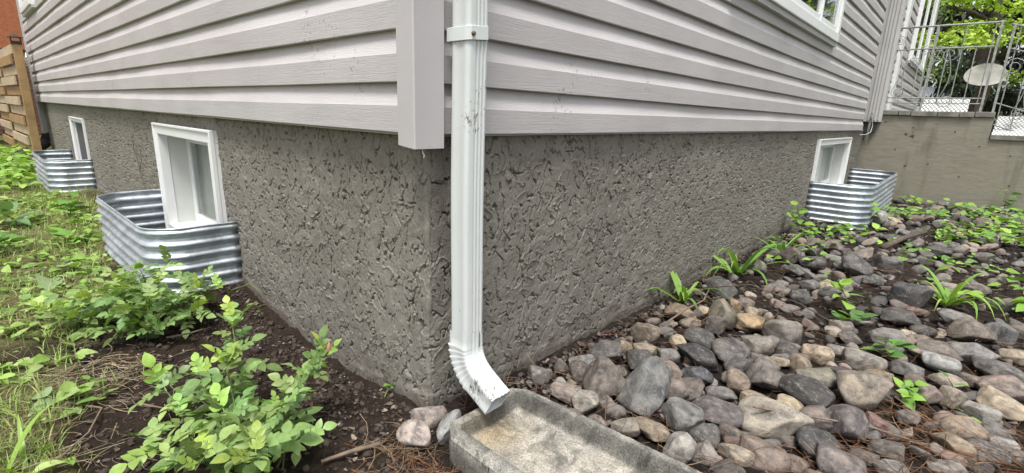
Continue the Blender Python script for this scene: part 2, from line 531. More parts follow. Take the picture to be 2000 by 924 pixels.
def grass_mask(x, y):
    f = (-x - .50) + .27 * (y - 1.0)
    f = f + .12 * fbm2(x * 5, y * 5, 3, 91)
    m = sstep(-.02, .10, f)
    # bare patch in front of the near rose
    m = m * (1 - .9 * np.exp(-(((x + .66) / .14) ** 2 + ((y - 1.17) / .10) ** 2)))
    m = m * (1 - .85 * np.exp(-(x / .10) ** 2) * (y < 4.6))
    return np.where((y > -.2) | (x < -1.6), m, 0)

def G(x, y):
    near = np.exp(-np.maximum(0, np.hypot(x, y) - 3.0) / 4.0)
    d = .010 * fbm2(x * 14, y * 14, 3, 5) + .006 * np.abs(noise2(x * 55, y * 55, 8)) + .022 * noise2(x * 2.2, y * 2.2, 3) * sstep(.05, .5, np.maximum(-x, -y))
    far = np.hypot(x, y)
    return G0(x, y) + d * np.minimum(1, near + .3) * (far < 40)

def axis(segs):
    out = [segs[0][0]]
    for a, b, d0, d1 in segs:
        p = a
        n = max(1, int(round((b - a) / (0.5 * (d0 + d1)))))
        t = (np.arange(1, n + 1) / n)
        d = d0 + (d1 - d0) * (np.arange(n) + .5) / n
        c = np.cumsum(d); c = c / c[-1]
        out += list(a + (b - a) * c)
    return np.array(out)

gx = axis([(-120, -8, 30, 2), (-8, -1.1, 1.2, .05), (-1.1, .1, .011, .011), (.1, 3.0, .013, .028), (3.0, 7.0, .03, .08), (7, 20, .2, 1.5), (20, 150, 3, 30)])
gy = axis([(-120, -6, 30, 1.5), (-6, -1.6, 1.0, .04), (-1.6, -.9, .025, .014), (-.9, .9, .012, .011), (.9, 3.0, .012, .03), (3, 9, .04, .12), (9, 25, .3, 2), (25, 150, 4, 30)])
GX, GY = np.meshgrid(gx, gy, indexing='ij')
GZ = G(GX, GY)
nx, ny = GX.shape
idx = np.arange(nx * ny).reshape(nx, ny)
Fq = np.stack([idx[:-1, :-1], idx[1:, :-1], idx[1:, 1:], idx[:-1, 1:]], -1).reshape(-1, 4)
me = mesh_np('ground', np.stack([GX, GY, GZ], -1).reshape(-1, 3), Fq, True)
gm = grass_mask(GX, GY)[..., None]
wr = sstep(-.1, .2, GX - GY)[..., None]
soil = np.array([.050, .036, .028]); under = np.array([.175, .165, .08]); mulch = np.array([.036, .029, .025])
far = sstep(4, 9, np.hypot(GX, GY))[..., None]
tint = soil * (1 - gm) + under * gm
tint = tint * (1 - wr) + mulch * wr
tint = tint * (1 - far) + np.array([.09, .11, .04]) * far
ca = me.color_attributes.new('tint', 'FLOAT_COLOR', 'POINT')
ca.data.foreach_set('color', np.concatenate([tint, np.ones_like(tint[..., :1])], -1).astype(np.float32).ravel())
tag(add_mesh('ground', me, M['ground']), kind='structure')

# ================================================================== THE HOUSE
house = empty('house', (0, 0, -.75))
tag(house, 'house corner with pale grey lap siding above a rough grey stucco foundation', 'house')
def H(o):                       # keep world coordinates for parts of the house
    if o.parent is house: o.matrix_parent_inverse = Matrix.Translation((0, 0, .75))
    return o

HC = 0.1143                     # height of one siding course
A_END, B_END = 7.72, 6.32
TOPC = 23
FX, FY = 0.045, 0.030           # outer planes of the two foundation walls

# solid core of the walls behind the siding
mb = MB()
mb.box((.03, .03, .004), (B_END - .02, A_END - .02, TOPC * HC))
H(mb.build('wall_core', M['dark'], house))

# ---- foundation with trowelled stucco relief
def stucco_h(s, z, seed):
    ws = s + .008 * noise2(s * 22, z * 22, seed) + .0034 * noise2(s * 76, z * 76, seed + 1)
    wz = z + .008 * noise2(s * 22, z * 22, seed + 2) + .0034 * noise2(s * 76, z * 76, seed + 3)
    n1 = fbm2(ws * 9, wz * 9, 2, seed + 4)
    n2 = fbm2(ws * 17, wz * 11, 2, seed + 5)
    n3 = noise2(s * 8, z * 8, seed + 6)
    n4 = noise2(ws * 17, wz * 9, seed + 7)
    n5 = noise2(s * 11, z * 9, seed + 8)
    n6 = noise2(ws * 36, wz * 17, seed + 12)
    n7 = noise2(s * 15, z * 12, seed + 13)
    n8 = noise2(ws * 13, wz * 28, seed + 15)
    busy = .75 + .25 * sstep(-.3, .3, noise2(s * 2.3, z * 3.1, seed + 9))
    ln = lambda n, w: 1 - sstep(w * .5, w, np.abs(n))
    h = .0014 * sstep(-.010, .010, n1) + .0010 * sstep(.165, .18, n2)
    h = h + .0034 * ln(n1 - .020, .030) * sstep(.15, .19, n3)                       # curled lips along the plates
    h = h + .0030 * ln(n8, .045) * sstep(.34, .38, -n5)                             # short horizontal trowel curls
    h = h - .0200 * ln(n4, .030) * sstep(.02, .05, n5 * busy)                       # ragged gouges
    h = h - .0160 * ln(n6, .050) * sstep(.12, .15, n7 * busy)
    h = h - .0160 * sstep(.57, .60, noise2(s * 58, z * 40, seed + 10))              # pin holes
    h = h + .0005 * noise2(s * 150, z * 150, seed + 11) * sstep(-.1, .2, n1)
    return h

def found_sheet(axis_s, fixed, which, seed, zmin, openings):
    zz = np.arange(.012, zmin, -.0023)
    S, Z = np.meshgrid(axis_s, zz, indexing='ij')
    h = stucco_h(S, Z, seed)
    gl = G0(np.full_like(S, 0.0), S) if which == 'A' else G0(S, np.full_like(S, 0.0))
    sm = sstep(.01, .075, Z - gl - .02 * noise2(S * 9, Z * 0, seed + 20))
    h = h * (0.22 + .78 * sm) + .004 * (1 - sstep(.025, .05, Z - gl - .018 * noise2(S * 7, 0 * Z, seed + 21)))
    h = h + .004 * noise2(S * 1.6, Z * 1.6, seed + 22)
    # round the outer corner a little, where the coat is lumpy
    end = np.exp(-np.maximum(S - axis_s[0], 0) / .010)
    h = h - .0045 * end * end
    n0, n1 = S.shape
    idx = np.arange(n0 * n1).reshape(n0, n1)
    F = np.stack([idx[:-1, :-1], idx[1:, :-1], idx[1:, 1:], idx[:-1, 1:]], -1).reshape(-1, 4)
    cs = (S[:-1, :-1] + S[1:, 1:]).ravel() / 2; cz = (Z[:-1, :-1] + Z[1:, 1:]).ravel() / 2
    keep = np.ones(len(F), bool)
    for (a, b, c, d) in openings: keep &= ~((cs > a) & (cs < b) & (cz > c) & (cz < d))
    F = F[keep]
    V = np.stack([fixed - h, S, Z], -1) if which == 'A' else np.stack([S, fixed - h, Z], -1)
    if which == 'B': F = F[:, ::-1]
    return V.reshape(-1, 3), F
sA = axis([(FY + .002, .7, .0016, .0022), (.7, 2.6, .0025, .0075), (2.6, A_END - .08, .010, .028)])
sB = axis([(FX + .002, .9, .0016, .0025), (.9, 3.0, .0027, .0085), (3.0, B_END + .3, .011, .028)])
A_WIN = (1.464, 2.389, -.67, -.062)
A_WIN2 = (4.78, 5.52, -.60, -.118)
B_WIN = (4.145, 5.62, -.62, -.073)
sh = .035
VA, FA = found_sheet(sA, FX, 'A', 40, -.84, [(w[0]+sh, w[1]-sh, w[2]+sh, w[3]-sh) for w in (A_WIN, A_WIN2)])
VB, FB = found_sheet(sB, FY, 'B', 80, -.84, [(B_WIN[0]+sh, B_WIN[1]-sh, B_WIN[2]+sh, B_WIN[3]-sh)])
fo = add_mesh('foundation_wall', mesh_np('foundation_wall', np.concatenate([VA, VB]), np.concatenate([FA, FB + len(VA)])), M['stucco'], house)
fo['label'] = 'rough grey trowelled stucco foundation'
H(fo)
# sealing lump where the two coats meet
mb = MB()
zs = np.linspace(.010, -.84, 90)
cpts = [(FX + .0085 + .0015 * math.sin(z * 31), FY + .0085 + .002 * math.sin(z * 23 + 1), z) for z in zs]
mb.tube(cpts, [.0075 + .0022 * math.sin(z * 47) * math.sin(z * 19) for z in zs], 10)
H(mb.build('corner_bead', M['stucco'], house, True))
# back closure of the basement
mb = MB()
mb.box((.30, .30, -.84), (B_END + .28, A_END - .08, -.004))
H(mb.build('basement_core', M['dark'], house))

# ---- siding courses
PROF = [(.0180, .0010), (.0015, .0), (.0, .0018), (.0, .0615), (.0018, .0645), (.0172, HC - .006), (.0182, HC + .003)]
def siding(wall, k, s0, s1, proud=0.0, plane=0.0, bend=None):
    z0 = k * HC
    n = max(4, int((s1 - s0) / .05))
    ss = np.linspace(s0, s1, n)
    V = []
    wav = .0032 * noise2(ss * .9, ss * 0 + k * 3.7, 300 + (wall == 'B') * 7) + .0016 * noise2(ss * 2.7, ss * 0 + k * 1.3, 310)
    wz = .0016 * noise2(ss * 1.1, ss * 0 + k * .9, 320 + (wall == 'B'))
    for i, s in enumerate(ss):
        b = 0.0
        if bend is not None and s > bend: b = ((s - bend) / .22) ** 2 * .045
        for (o, z) in PROF:
            d = plane + o - proud - wav[i] + b
            V.append((d, s, z0 + z + wz[i]) if wall == 'A' else (s, d, z0 + z + wz[i]))
    m = len(PROF)
    I = np.arange(n * m).reshape(n, m)
    F = np.stack([I[:-1, :-1], I[1:, :-1], I[1:, 1:], I[:-1, 1:]], -1).reshape(-1, 4)
    if wall == 'B': F = F[:, ::-1]
    me = mesh_np('siding_panel', V, F, True)
    me.set_sharp_from_angle(angle=R(25))
    o = add_mesh('siding_panel', me, M['siding'], house)
    return H(o)
seamA = [.93, .86, 4.5, 4.43, 2.5, 2.42, 5.2, 5.1]
seamB = [4.9, 4.8, 1.16, 1.12, 3.4, 3.3, 2.0, 1.9]
for k in range(TOPC):
    a, b = seamA[k % 8], seamB[k % 8]
    siding('A', k, .047, a + .012, -.0003)
    siding('A', k, a, A_END)
    siding('B', k, .050, b + .012, -.0003)
    siding('B', k, b, B_END, bend=B_END - .22)

# ---- corner post: a folded hollow trim
PA, PB = -.024, -.014
mb = MB()
prof = [(.006, .047), (PA + .001, .047), (PA, .046), (PA, PB + .003), (PA + .003, PB), (.060, PB), (.061, PB + .001), (.061, .012),
        (.058, .012), (.058, PB + .004), (PA + .005, PB + .004), (PA + .004, PB + .005), (PA + .004, .043), (.006, .043)]
zs = [-.031, .4, 1.2, TOPC * HC]
def _pf(i, px, py):
    z = zs[i] + (0.006 * (py - PB) / .06 if i == 0 else 0)
    return (px, py, z)
mb.extrude(prof[::-1], _pf, len(zs))
H(mb.build('corner_post', M['post'], house))
# a loose thread of sealant hanging beneath the post
mb = MB(); mb.tube([(.012, .004, -.030), (.010, .002, -.040), (.014, .001, -.046), (.010, -.002, -.052)], .0015, 5)
H(mb.build('sealant_thread', M['white'], house, True))

# ---- far end trim of the long wall, starter strip
mb = MB(); mb.box((-.012, A_END, -.01), (.05, A_END + .06, TOPC * HC)); H(mb.build('end_trim', M['trim'], house))
mb = MB(); mb.box((.016, .06, -.006), (FX + .01, A_END, .003)); H(mb.build('starter_strip', M['trim'], house))
mb = MB(); mb.box((.06, .016, -.006), (B_END, FY + .01, .003)); H(mb.build('starter_strip', M['trim'], house))
mb = MB(); mb.box((-.03, -.03, TOPC * HC), (B_END + .1, A_END + .1, TOPC * HC + .05)); H(mb.build('top_plate', M['trim'], house))

# ---- basement windows. local frame: s along the wall, d outward
def wall_box(mb, wall, s0, s1, d0, d1, z0, z1):
    if wall == 'A': mb.box((FX - d1, s0, z0), (FX - d0, s1, z1))
    else: mb.box((s0, FY - d1, z0), (s1, FY - d0, z1))
def basement_window(wall, win, proud, depth, dark, label, sill_cap=False, cw=.055, split=None, f=.050):
    s0, s1, z0, z1 = win
    mb = MB()
    wall_box(mb, wall, s0, s0 + cw, -.02, proud, z0 + cw, z1 - cw)
    wall_box(mb, wall, s1 - cw, s1, -.02, proud, z0 + cw, z1 - cw)
    wall_box(mb, wall, s0, s1, -.02, proud, z1 - cw, z1)
    wall_box(mb, wall, s0, s1, -.02, proud, z0, z0 + cw)
    w = H(mb.build('basement_window', M['white'], house, bevel=.003))
    w['label'] = label
    # bead along the inner edge of the casing
    mb = MB(); e = .010
    for (a, b, c, d) in ((s0, s0 + e, z0, z1 - e), (s1 - e, s1, z0, z1 - e), (s0, s1, z1 - e, z1)):
        wall_box(mb, wall, a - .002, b + .002, proud - .012, proud + .007, c, d + .002)
    o = mb.build('casing_bead', M['white'], w, bevel=.002)
    i0, i1, j0, j1 = s0 + cw - .004, s1 - cw + .004, z0 + cw - .004, z1 - cw + .004
    mb = MB()
    t = .012
    wall_box(mb, wall, i0 - t, i0, -depth - .05, proud - .012, j0, j1)
    wall_box(mb, wall, i1, i1 + t, -depth - .05, proud - .012, j0, j1)
    wall_box(mb, wall, i0 - t, i1 + t, -depth - .05, proud - .012, j1, j1 + t)
    wall_box(mb, wall, i0 - t, i1 + t, -depth - .05, proud - .012, j0 - t, j0)
    mb.build('jamb', M['jamb'], w)
    mb = MB()
    wall_box(mb, wall, i0, i0 + f, -depth - .03, -depth, j0, j1)
    wall_box(mb, wall, i1 - f, i1, -depth - .03, -depth, j0, j1)
    wall_box(mb, wall, i0 + f, i1 - f, -depth - .03, -depth, j1 - f, j1)
    wall_box(mb, wall, i0 + f, i1 - f, -depth - .03, -depth, j0, j0 + f)
    sash = mb.build('sash', M['white'], w, bevel=.004)
    xs = [i0 + f] + ([split] if split else []) + [i1 - f]
    for a, b in zip(xs[:-1], xs[1:]):
        mb = MB(); wall_box(mb, wall, a, b, -depth - .018, -depth - .012, j0 + f, j1 - f)
        mb.build('pane', M['screen'] if dark else M['glass'], sash)
    if split:
        mb = MB(); wall_box(mb, wall, split - .018, split + .018, -depth - .034, -depth + .006, j0 + f, j1 - f)
        mb.build('mullion', M['white'], sash)
    mb = MB(); wall_box(mb, wall, i0, i1, -depth - .075, -depth - .06, j0, j1)
    mb.build('blind', M['screen'] if dark else M['blind'], w)
    return w
basement_window('A', A_WIN, .027, .105, False, 'white deep-set basement window in the nearer steel well')
basement_window('A', A_WIN2, .016, .004, True, 'small dark screened basement window further along the wall', cw=.034, f=.02)
basement_window('B', B_WIN, .022, .10, False, 'white basement window beside the plywood porch')

# ---- windows let into the siding
def siding_window(wall, s0, s1, z0, z1, splits, label, plane=0.0):
    def bx(mb, a, b, d0, d1, c, d):       # d outward from the siding face
        if wall == 'A': mb.box((plane - d1, a, c), (plane - d0, b, d))
        else: mb.box((a, plane - d1, c), (b, plane - d0, d))
    w = .06
    mb = MB()
    bx(mb, s0, s0 + w, -.02, .040, z0 + w, z1 - w); bx(mb, s1 - w, s1, -.02, .040, z0 + w, z1 - w)
    bx(mb, s0, s1, -.02, .040, z1 - w, z1); bx(mb, s0, s1, -.02, .040, z0, z0 + w)
    o = H(mb.build('siding_window', M['white'], house, bevel=.004)); o['label'] = label
    mb = MB(); bx(mb, s0 - .03, s1 + .03, -.02, .026, z0 - .030, z0 - .002); mb.build('channel_trim', M['siding'], o)
    e = [s0 + w] + splits + [s1 - w]
    for a, b in zip(e[:-1], e[1:]):
        f = .042
        mb = MB()
        bx(mb, a + .004, a + f, .002, .026, z0 + w + f, z1 - w - f); bx(mb, b - f, b - .004, .002, .026, z0 + w + f, z1 - w - f)
        bx(mb, a + .004, b - .004, .002, .026, z0 + w + .002, z0 + w + f); bx(mb, a + .004, b - .004, .002, .026, z1 - w - f, z1 - w - .002)
        sh_ = mb.build('sash', M['white'], o, bevel=.003)
        mb = MB(); bx(mb, a + f - .002, b - f + .002, .010, .014, z0 + w + f - .002, z1 - w - f + .002); mb.build('pane', M['glass'], sh_)
    for sp in splits:
        mb = MB(); bx(mb, sp - .012, sp + .012, .001, .032, z0 + w, z1 - w); mb.build('mullion', M['white'], o)
    mb = MB(); bx(mb, s0 + w, s1 - w, .0018, .0045, z0 + w, z1 - w); mb.build('curtain', M['dark'], o)
    return o
siding_window('B', 1.75, 3.89, .655, 1.85, [3.30], 'white vinyl window high in the siding above the stone bed')
siding_window('A', 6.25, 7.2, .95, 1.9, [], 'white window corner high at the far end of the long wall')
# ---- wall stepping forward beyond the porch
EP, E0, E1 = -.10, 6.42, 10.6
mb = MB(); mb.box((E0 + .02, EP + .02, -.02), (E1, 1.2, TOPC * HC)); H(mb.build('wall_core', M['dark'], house))
for k in range(-1, TOPC):
    siding('B', k, E0 + .10, E1, plane=EP)
mb = MB(); mb.box((E0 - .004, EP - .022, .10), (E0 + .10, .06, TOPC * HC)); H(mb.build('corner_post', M['trim'], house))
mb = MB()
for yy in (-.095, -.06, -.03, .0): mb.box((E0 - .014, yy - .006, .12), (E0 - .004, yy + .006, TOPC * HC))
H(mb.build('channel_trim', M['trim'], house))
mb = MB(); mb.box((E0 + .45, EP - .03, .16), (E0 + .62, EP + .01, TOPC * HC)); H(mb.build('downpipe_trim', M['white'], house))
siding_window('B', 8.05, 10.1, .92, 2.2, [9.0], 'white window on the wall beyond the porch', plane=EP)
mb = MB(); mb.box((E1, EP - .02, -.1), (E1 + .08, 1.2, TOPC * HC)); H(mb.build('end_trim', M['trim'], house))

# ---- cable and conduit at the end of the short wall
cab = MB()
cab.tube([(6.25, -.02, .20), (6.33, -.045, .14), (6.36, -.06, .05), (6.31, -.06, -.02), (6.18, -.035, -.045), (6.05, .0, -.05)], .0042, 6)
o = cab.build('cable', M['trim'], None, True); tag(o, 'thin white cable looped at the end of the siding by the porch', 'cable')
mb = MB(); mb.box((6.335, -.042, -.16), (6.35, -.02, .20))
o = mb.build('conduit', M['cap'], None, bevel=.003); tag(o, 'short grey conduit strip where the siding meets the porch', 'conduit')

# ================================================================== DOWNSPOUT
dsp = empty('downspout', (.1035, -.05, -.68))
tag(dsp, 'white fluted metal downspout with pleated elbow at the house corner', 'downspout')
X0, X1, Y0, Y1 = .073, .134, -.080, -.020          # Y0 front
def spout_prof(grow=0.0, n=4):
    x0, x1, y0, y1 = X0 - grow, X1 + grow, Y0 - grow, Y1 + grow
    r = .009
    pts = []
    def corner(cx, cy, a0):
        for i in range(n + 1):
            a = a0 + (math.pi / 2) * i / n
            pts.append((cx + r * math.cos(a), cy + r * math.sin(a)))
    def flutes(p, q, nrm, cnt, depth):
        for i in range(cnt):
            t0 = (i + .12) / cnt
            for dt, dd in ((0, 0), (.18, depth), (.55, depth), (.76, 0)):
                t = t0 + dt / cnt
                pts.append((p[0] + (q[0]-p[0])*t + nrm[0]*dd, p[1] + (q[1]-p[1])*t + nrm[1]*dd))
    corner(x0 + r, y0 + r, math.pi)                 # front-left
    flutes((x0 + r + .010, y0), (x1 - r, y0), (0, 1), 3, .0042)
    corner(x1 - r, y0 + r, 1.5 * math.pi)
    flutes((x1, y0 + r), (x1, y1 - r), (-1, 0), 3, .003)
    corner(x1 - r, y1 - r, 0)
    corner(x0 + r, y1 - r, .5 * math.pi)
    flutes((x0, y1 - r), (x0, y0 + r), (1, 0), 1, .0022)
    return pts
def DS(o):
    o.matrix_parent_inverse = Matrix.Translation((-.1035, .05, .68)); return o
mb = MB()
zs_p = [TOPC * HC] + list(np.linspace(1.2, -.505, 18))
def _pp(i, px, py):
    z = zs_p[i]
    return (px + .0012 * math.sin(z * 9), py + .0012 * math.cos(z * 7), z)
mb.extrude(spout_prof(), _pp, len(zs_p))
DS(mb.build('pipe', M['spout'], dsp, True, R(30)))
# elbow: sweeps toward the splash block
mb = MB()
st = [(Y_, z_, 0.0) for Y_, z_ in ((-.05, -.488), (-.05, -.505), (-.05, -.525))]
Rb = .098
NB = 40
for i in range(1, NB + 1):
    a = R(62) * i / NB
    st.append((-.05 - Rb * (1 - math.cos(a)), -.525 - Rb * math.sin(a), a))
ye, ze, ae = st[-1]
for d in (.02, .045, .075):
    st.append((ye - math.sin(ae) * d, ze - math.cos(ae) * d, ae))
def elbow_pt(i, px, py, shrink=0.0):
    yc, zc, a = st[i]
    dx, dy = px - .1035, py - (-.05)
    g = 1.0
    if 3 <= i < 3 + NB:
        ph = ((i - 3) % 5) / 5.0
        pleat = .0040 * (1 - ph) * (0.35 + .65 * sstep(-.03, .02, dy))   # pleats deeper at the back of the bend
        dx += math.copysign(pleat * .6, dx) * min(1, abs(dx) / .02)
        dy += pleat if dy > 0 else -pleat * .35
    dx *= (1 - shrink); dy *= (1 - shrink)
    # dy runs along the frame normal
    return (.1035 + dx, yc + dy * math.cos(a), zc - dy * math.sin(a))
pr = spout_prof(.0022)
ns = len(st)
mb.extrude(pr, lambda i, px, py: elbow_pt(i, px, py), ns, cap=False)
mb.extrude(pr[::-1], lambda i, px, py: elbow_pt(i, px, py, .05), ns, cap=False)
n_in = ns * len(pr); m_ = len(pr); n0 = (ns - 1) * m_
for k in range(m_):                                   # lip joining the outer and the inner skin
    k2 = (k + 1) % m_
    mb.f.append((n0 + k2, n0 + k, n_in + n0 + (m_ - 1 - k), n_in + n0 + (m_ - 1 - k2)))
DS(mb.build('elbow', M['spout'], dsp, True, R(35)))
mb = MB(); mb.tube([(.118, Y0 - .0045 , -.49), (.118, Y0 - .0045, -.53)], .0012, 5); DS(mb.build('seam', M['rust'], dsp))
# strap round the pipe
mb = MB()
pr2 = []
g = .0036
pr2 = [(X0 - .002, Y1 + .01), (X0 - g + .001, Y0 + .01), (X0 - g + .003, Y0), (X0 + .006, Y0 - g), (X1 - .006, Y0 - g), (X1 + g, Y0 + .004), (X1 + g, Y1), (X1 + .02, Y1 + .006)]
inn = [(x + (.0022 if x < .1 else -.0022), y + .0022) for x, y in pr2]
strapz = [.206, .209, .232, .235]
def _sp(i, px, py): return (px, py, strapz[i] + .10 * (px - .1) )
mb.extrude(pr2 + inn[::-1], _sp, 4)
sp_o = DS(mb.build('strap', M['strap'], dsp, bevel=.0008))
mb = MB(); mb.tube([(X0 + .010, Y0 - g + .002, .217), (X0 + .010, Y0 - g - .0045, .217)], [.006, .0042], 8); DS(mb.build('screw', M['rust'], dsp, True))

# ================================================================== SPLASH BLOCK
def splash_block():
    L_, NV, NU = .66, 180, 120
    v = np.linspace(0, L_, NV); u = np.linspace(-1, 1, NU)
    Vv, Uu = np.meshgrid(v, u, indexing='ij')
    hw = .143 + .035 * Vv - np.maximum(0, .048 - Vv) * .75
    X = Uu * hw
    rim = .035
    ins = np.minimum(np.minimum(hw - np.abs(X), Vv * 1.0) - rim, 1)
    bas = sstep(-.003, .0095, ins)
    edge = np.minimum(hw - np.abs(X), Vv)
    Z = .088 - bas * (.038 + .010 * sstep(.05, .6, Vv)) - .012 * (1 - sstep(0, .012, edge))
    Z = Z + .0016 * noise2(X * 45, Vv * 45, 61) + .0010 * noise2(X * 130, Vv * 130, 62)
    # worn nick on the rim, and a low spot where the pipe empties
    Z = Z - .007 * np.exp(-(((X - .125) / .02) ** 2 + ((Vv - .21) / .007) ** 2)) - .006 * np.exp(-((X / .05) ** 2 + ((Vv - .02) / .03) ** 2))
    top = np.stack([X, -Vv, Z], -1).reshape(-1, 3)
    I = np.arange(NV * NU).reshape(NV, NU)
    F = [np.stack([I[:-1, :-1], I[1:, :-1], I[1:, 1:], I[:-1, 1:]], -1).reshape(-1, 4)]
    ring = np.concatenate([I[0, :], I[1:, -1], I[-1, -2::-1], I[-2:0:-1, 0]])
    base = top[ring].copy()
    cen = np.array([0, -L_ / 2])
    mid = base.copy(); mid[:, 2] = .045; mid[:, :2] = cen + (mid[:, :2] - cen) * 1.006 + .002 * rng.normal(size=(len(ring), 2))
    base[:, 2] = -.01; base[:, :2] = cen + (base[:, :2] - cen) * 1.012
    n = len(ring); o1 = NV * NU; o2 = o1 + n
    k = np.arange(n); k2 = (k + 1) % n
    F.append(np.stack([ring[k], ring[k2], o1 + k2, o1 + k], -1)); F.append(np.stack([o1 + k, o1 + k2, o2 + k2, o2 + k], -1))
    me = mesh_np('splash_block', np.concatenate([top, mid, base]), np.concatenate(F), True)
    me.set_sharp_from_angle(angle=R(50))
    # sandy silt on the floor of the trough, weathered grey rim and mossy outer sides
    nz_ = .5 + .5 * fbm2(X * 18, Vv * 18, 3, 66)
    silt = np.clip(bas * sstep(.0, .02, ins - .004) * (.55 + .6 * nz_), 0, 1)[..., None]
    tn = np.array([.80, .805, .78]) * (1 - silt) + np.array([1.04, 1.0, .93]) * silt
    rim_dark = (np.exp(-((ins - .003) / .012) ** 2) * (.75 + .5 * nz_ * (X > 0)) + .55 * sstep(.0, .05, X) * (ins < .004) * nz_)[..., None]  # darker tint along the trough's inner wall and over the right rim
    tn = tn * (1 - np.clip(rim_dark, 0, 1) * .50) * 1.22
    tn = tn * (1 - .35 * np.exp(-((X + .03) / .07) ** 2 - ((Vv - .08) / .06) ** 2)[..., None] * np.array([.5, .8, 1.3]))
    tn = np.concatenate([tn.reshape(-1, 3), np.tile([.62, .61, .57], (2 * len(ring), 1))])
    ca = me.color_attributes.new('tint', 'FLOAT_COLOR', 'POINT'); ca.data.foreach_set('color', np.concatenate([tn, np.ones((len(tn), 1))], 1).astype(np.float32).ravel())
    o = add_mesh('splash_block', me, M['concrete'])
    o.location = (.113, -.098, -.768); o.rotation_euler = (R(.5), 0, R(1.0))
    tag(o, 'grey concrete splash block under the downspout outlet', 'splash block')
splash_block()

# ================================================================== WINDOW WELLS
def window_well(wall, s0, s1, out, ztop, zbot, rad, label, fixed, pitch=.050, amp=.0095):
    # path in (s, d) from wall to wall round two corners
    path = []
    def arc(cs, cd, a0, a1, n=10):
        for i in range(n + 1):
            a = a0 + (a1 - a0) * i / n
            path.append((cs + rad * math.cos(a), cd + rad * math.sin(a), math.cos(a), math.sin(a)))
    for t in np.linspace(0, 1, 8)[:-1]: path.append((s0, .0 + (out - rad) * t, -1, 0))
    arc(s0 + rad, out - rad, math.pi, math.pi / 2)
    for t in np.linspace(0, 1, 10)[1:-1]: path.append((s0 + rad + (s1 - s0 - 2 * rad) * t, out, 0, 1))
    arc(s1 - rad, out - rad, math.pi / 2, 0)
    for t in np.linspace(0, 1, 8)[1:]: path.append((s1, (out - rad) * (1 - t), 1, 0))
    nz = int((ztop - zbot) / pitch * 14)
    zz = np.linspace(ztop, zbot, nz)
    V = []
    for j, (s, d, ns_, nd) in enumerate(path):
        for z in zz:
            ph = (ztop - z) / pitch * 2 * math.pi
            w = math.sin(ph - .5)
            w = math.copysign(abs(w) ** .8, w)
            c = amp * w * min(1, (ztop - z) / .012 + .0)
            dent = .002 * math.sin(j * .9 + z * 20)
            ss, dd = s + ns_ * (c + dent), d + nd * (c + dent)
            V.append((fixed - dd, ss, z) if wall == 'A' else (ss, fixed - dd, z))
    n, m = len(path), nz
    I = np.arange(n * m).reshape(n, m)
    F = np.stack([I[:-1, :-1], I[1:, :-1], I[1:, 1:], I[:-1, 1:]], -1).reshape(-1, 4)
    me = mesh_np('corrugated_sheet', V, F, True)
    s_mid = (s0 + s1) / 2
    root = empty('window_well', (fixed, s_mid, zbot) if wall == 'A' else (s_mid, fixed, zbot))
    tag(root, label, 'window well', 'corrugated steel window wells')
    inv = Matrix.Translation(root.location).inverted()
    o = add_mesh('corrugated_sheet', me, M['galv'], root); o.matrix_parent_inverse = inv
    sol = o.modifiers.new('sheet', 'SOLIDIFY'); sol.thickness = .0022
    # rolled top rim and the side flanges
    mb = MB()
    pts = [((fixed - (d + nd * .001), s + ns_ * .001, ztop + .001) if wall == 'A' else (s + ns_ * .001, fixed - (d + nd * .001), ztop + .001)) for (s, d, ns_, nd) in path]
    mb.tube(pts, .0042, 6)
    r_ = mb.build('rim', M['galv'], root, True); r_.matrix_parent_inverse = inv
    return root
window_well('A', 1.335, 2.44, .322, -.437, -.80, .13, 'corrugated galvanised steel window well beside the nearer rose bush', FX)
window_well('A', 4.72, 5.90, .305, -.466, -.80, .12, 'small distant steel window well near the fence post', FX)
window_well('B', 4.13, 6.05, .44, -.425, -.80, .16, 'corrugated steel window well beside the plywood porch', FY)

# ================================================================== PORCH, RAILING
PX = 6.5
porch = empty('porch', (PX, -.6, -.75))
tag(porch, 'raised porch faced with weathered olive plywood beyond the stone bed', 'porch')
def PQ(o): o.matrix_parent_inverse = Matrix.Translation((-PX, .6, .75)); return o
def zt(y): return .235 + .05 * (y + .05) if y > -1.05 else -.03
mb = MB()
prof_ply = [(.12, -.85), (.12, .175), (-1.055, .175), (-1.055, -.045), (-3.4, -.045), (-3.4, -.85)]
mb.extrude(prof_ply, lambda i, px, py: (PX + .02 * i, px, py), 2); PQ(mb.build('plywood_panel', M['plywood'], porch, bevel=.002))
ys = [.12, -.07, -.26, -.37, -.60, -.78, -.90, -1.06]
for i, (a, b) in enumerate(zip(ys[:-1], ys[1:])):
    mb = MB(); dz = random.uniform(-.006, .006); dx = random.uniform(-.008, .006)
    mb.box((PX - .022 + dx, b + .003, .178 + dz), (PX + .16, a - .003, .232 + dz * .6)); PQ(mb.build('cap_stone', M['cap'], porch, bevel=.006))
mb = MB(); mb.box((PX + .02, -1.06, -.80), (PX + 1.9, .0, .17)); PQ(mb.build('porch_core', M['dark'], porch))
mb = MB(); mb.box((PX + .16, -1.06, .171), (PX + 1.9, -.11, .228)); PQ(mb.build('deck_board', M['cap'], porch))
mb = MB(); mb.box((PX - .02, -3.4, -.044), (PX + .05, -1.062, .004)); PQ(mb.build('step_edge', M['cap'], porch, bevel=.004))
mb = MB(); mb.box((PX + .05, -3.4, -.80), (PX + 1.2, -1.062, -.05)); PQ(mb.build('step_core', M['dark'], porch))
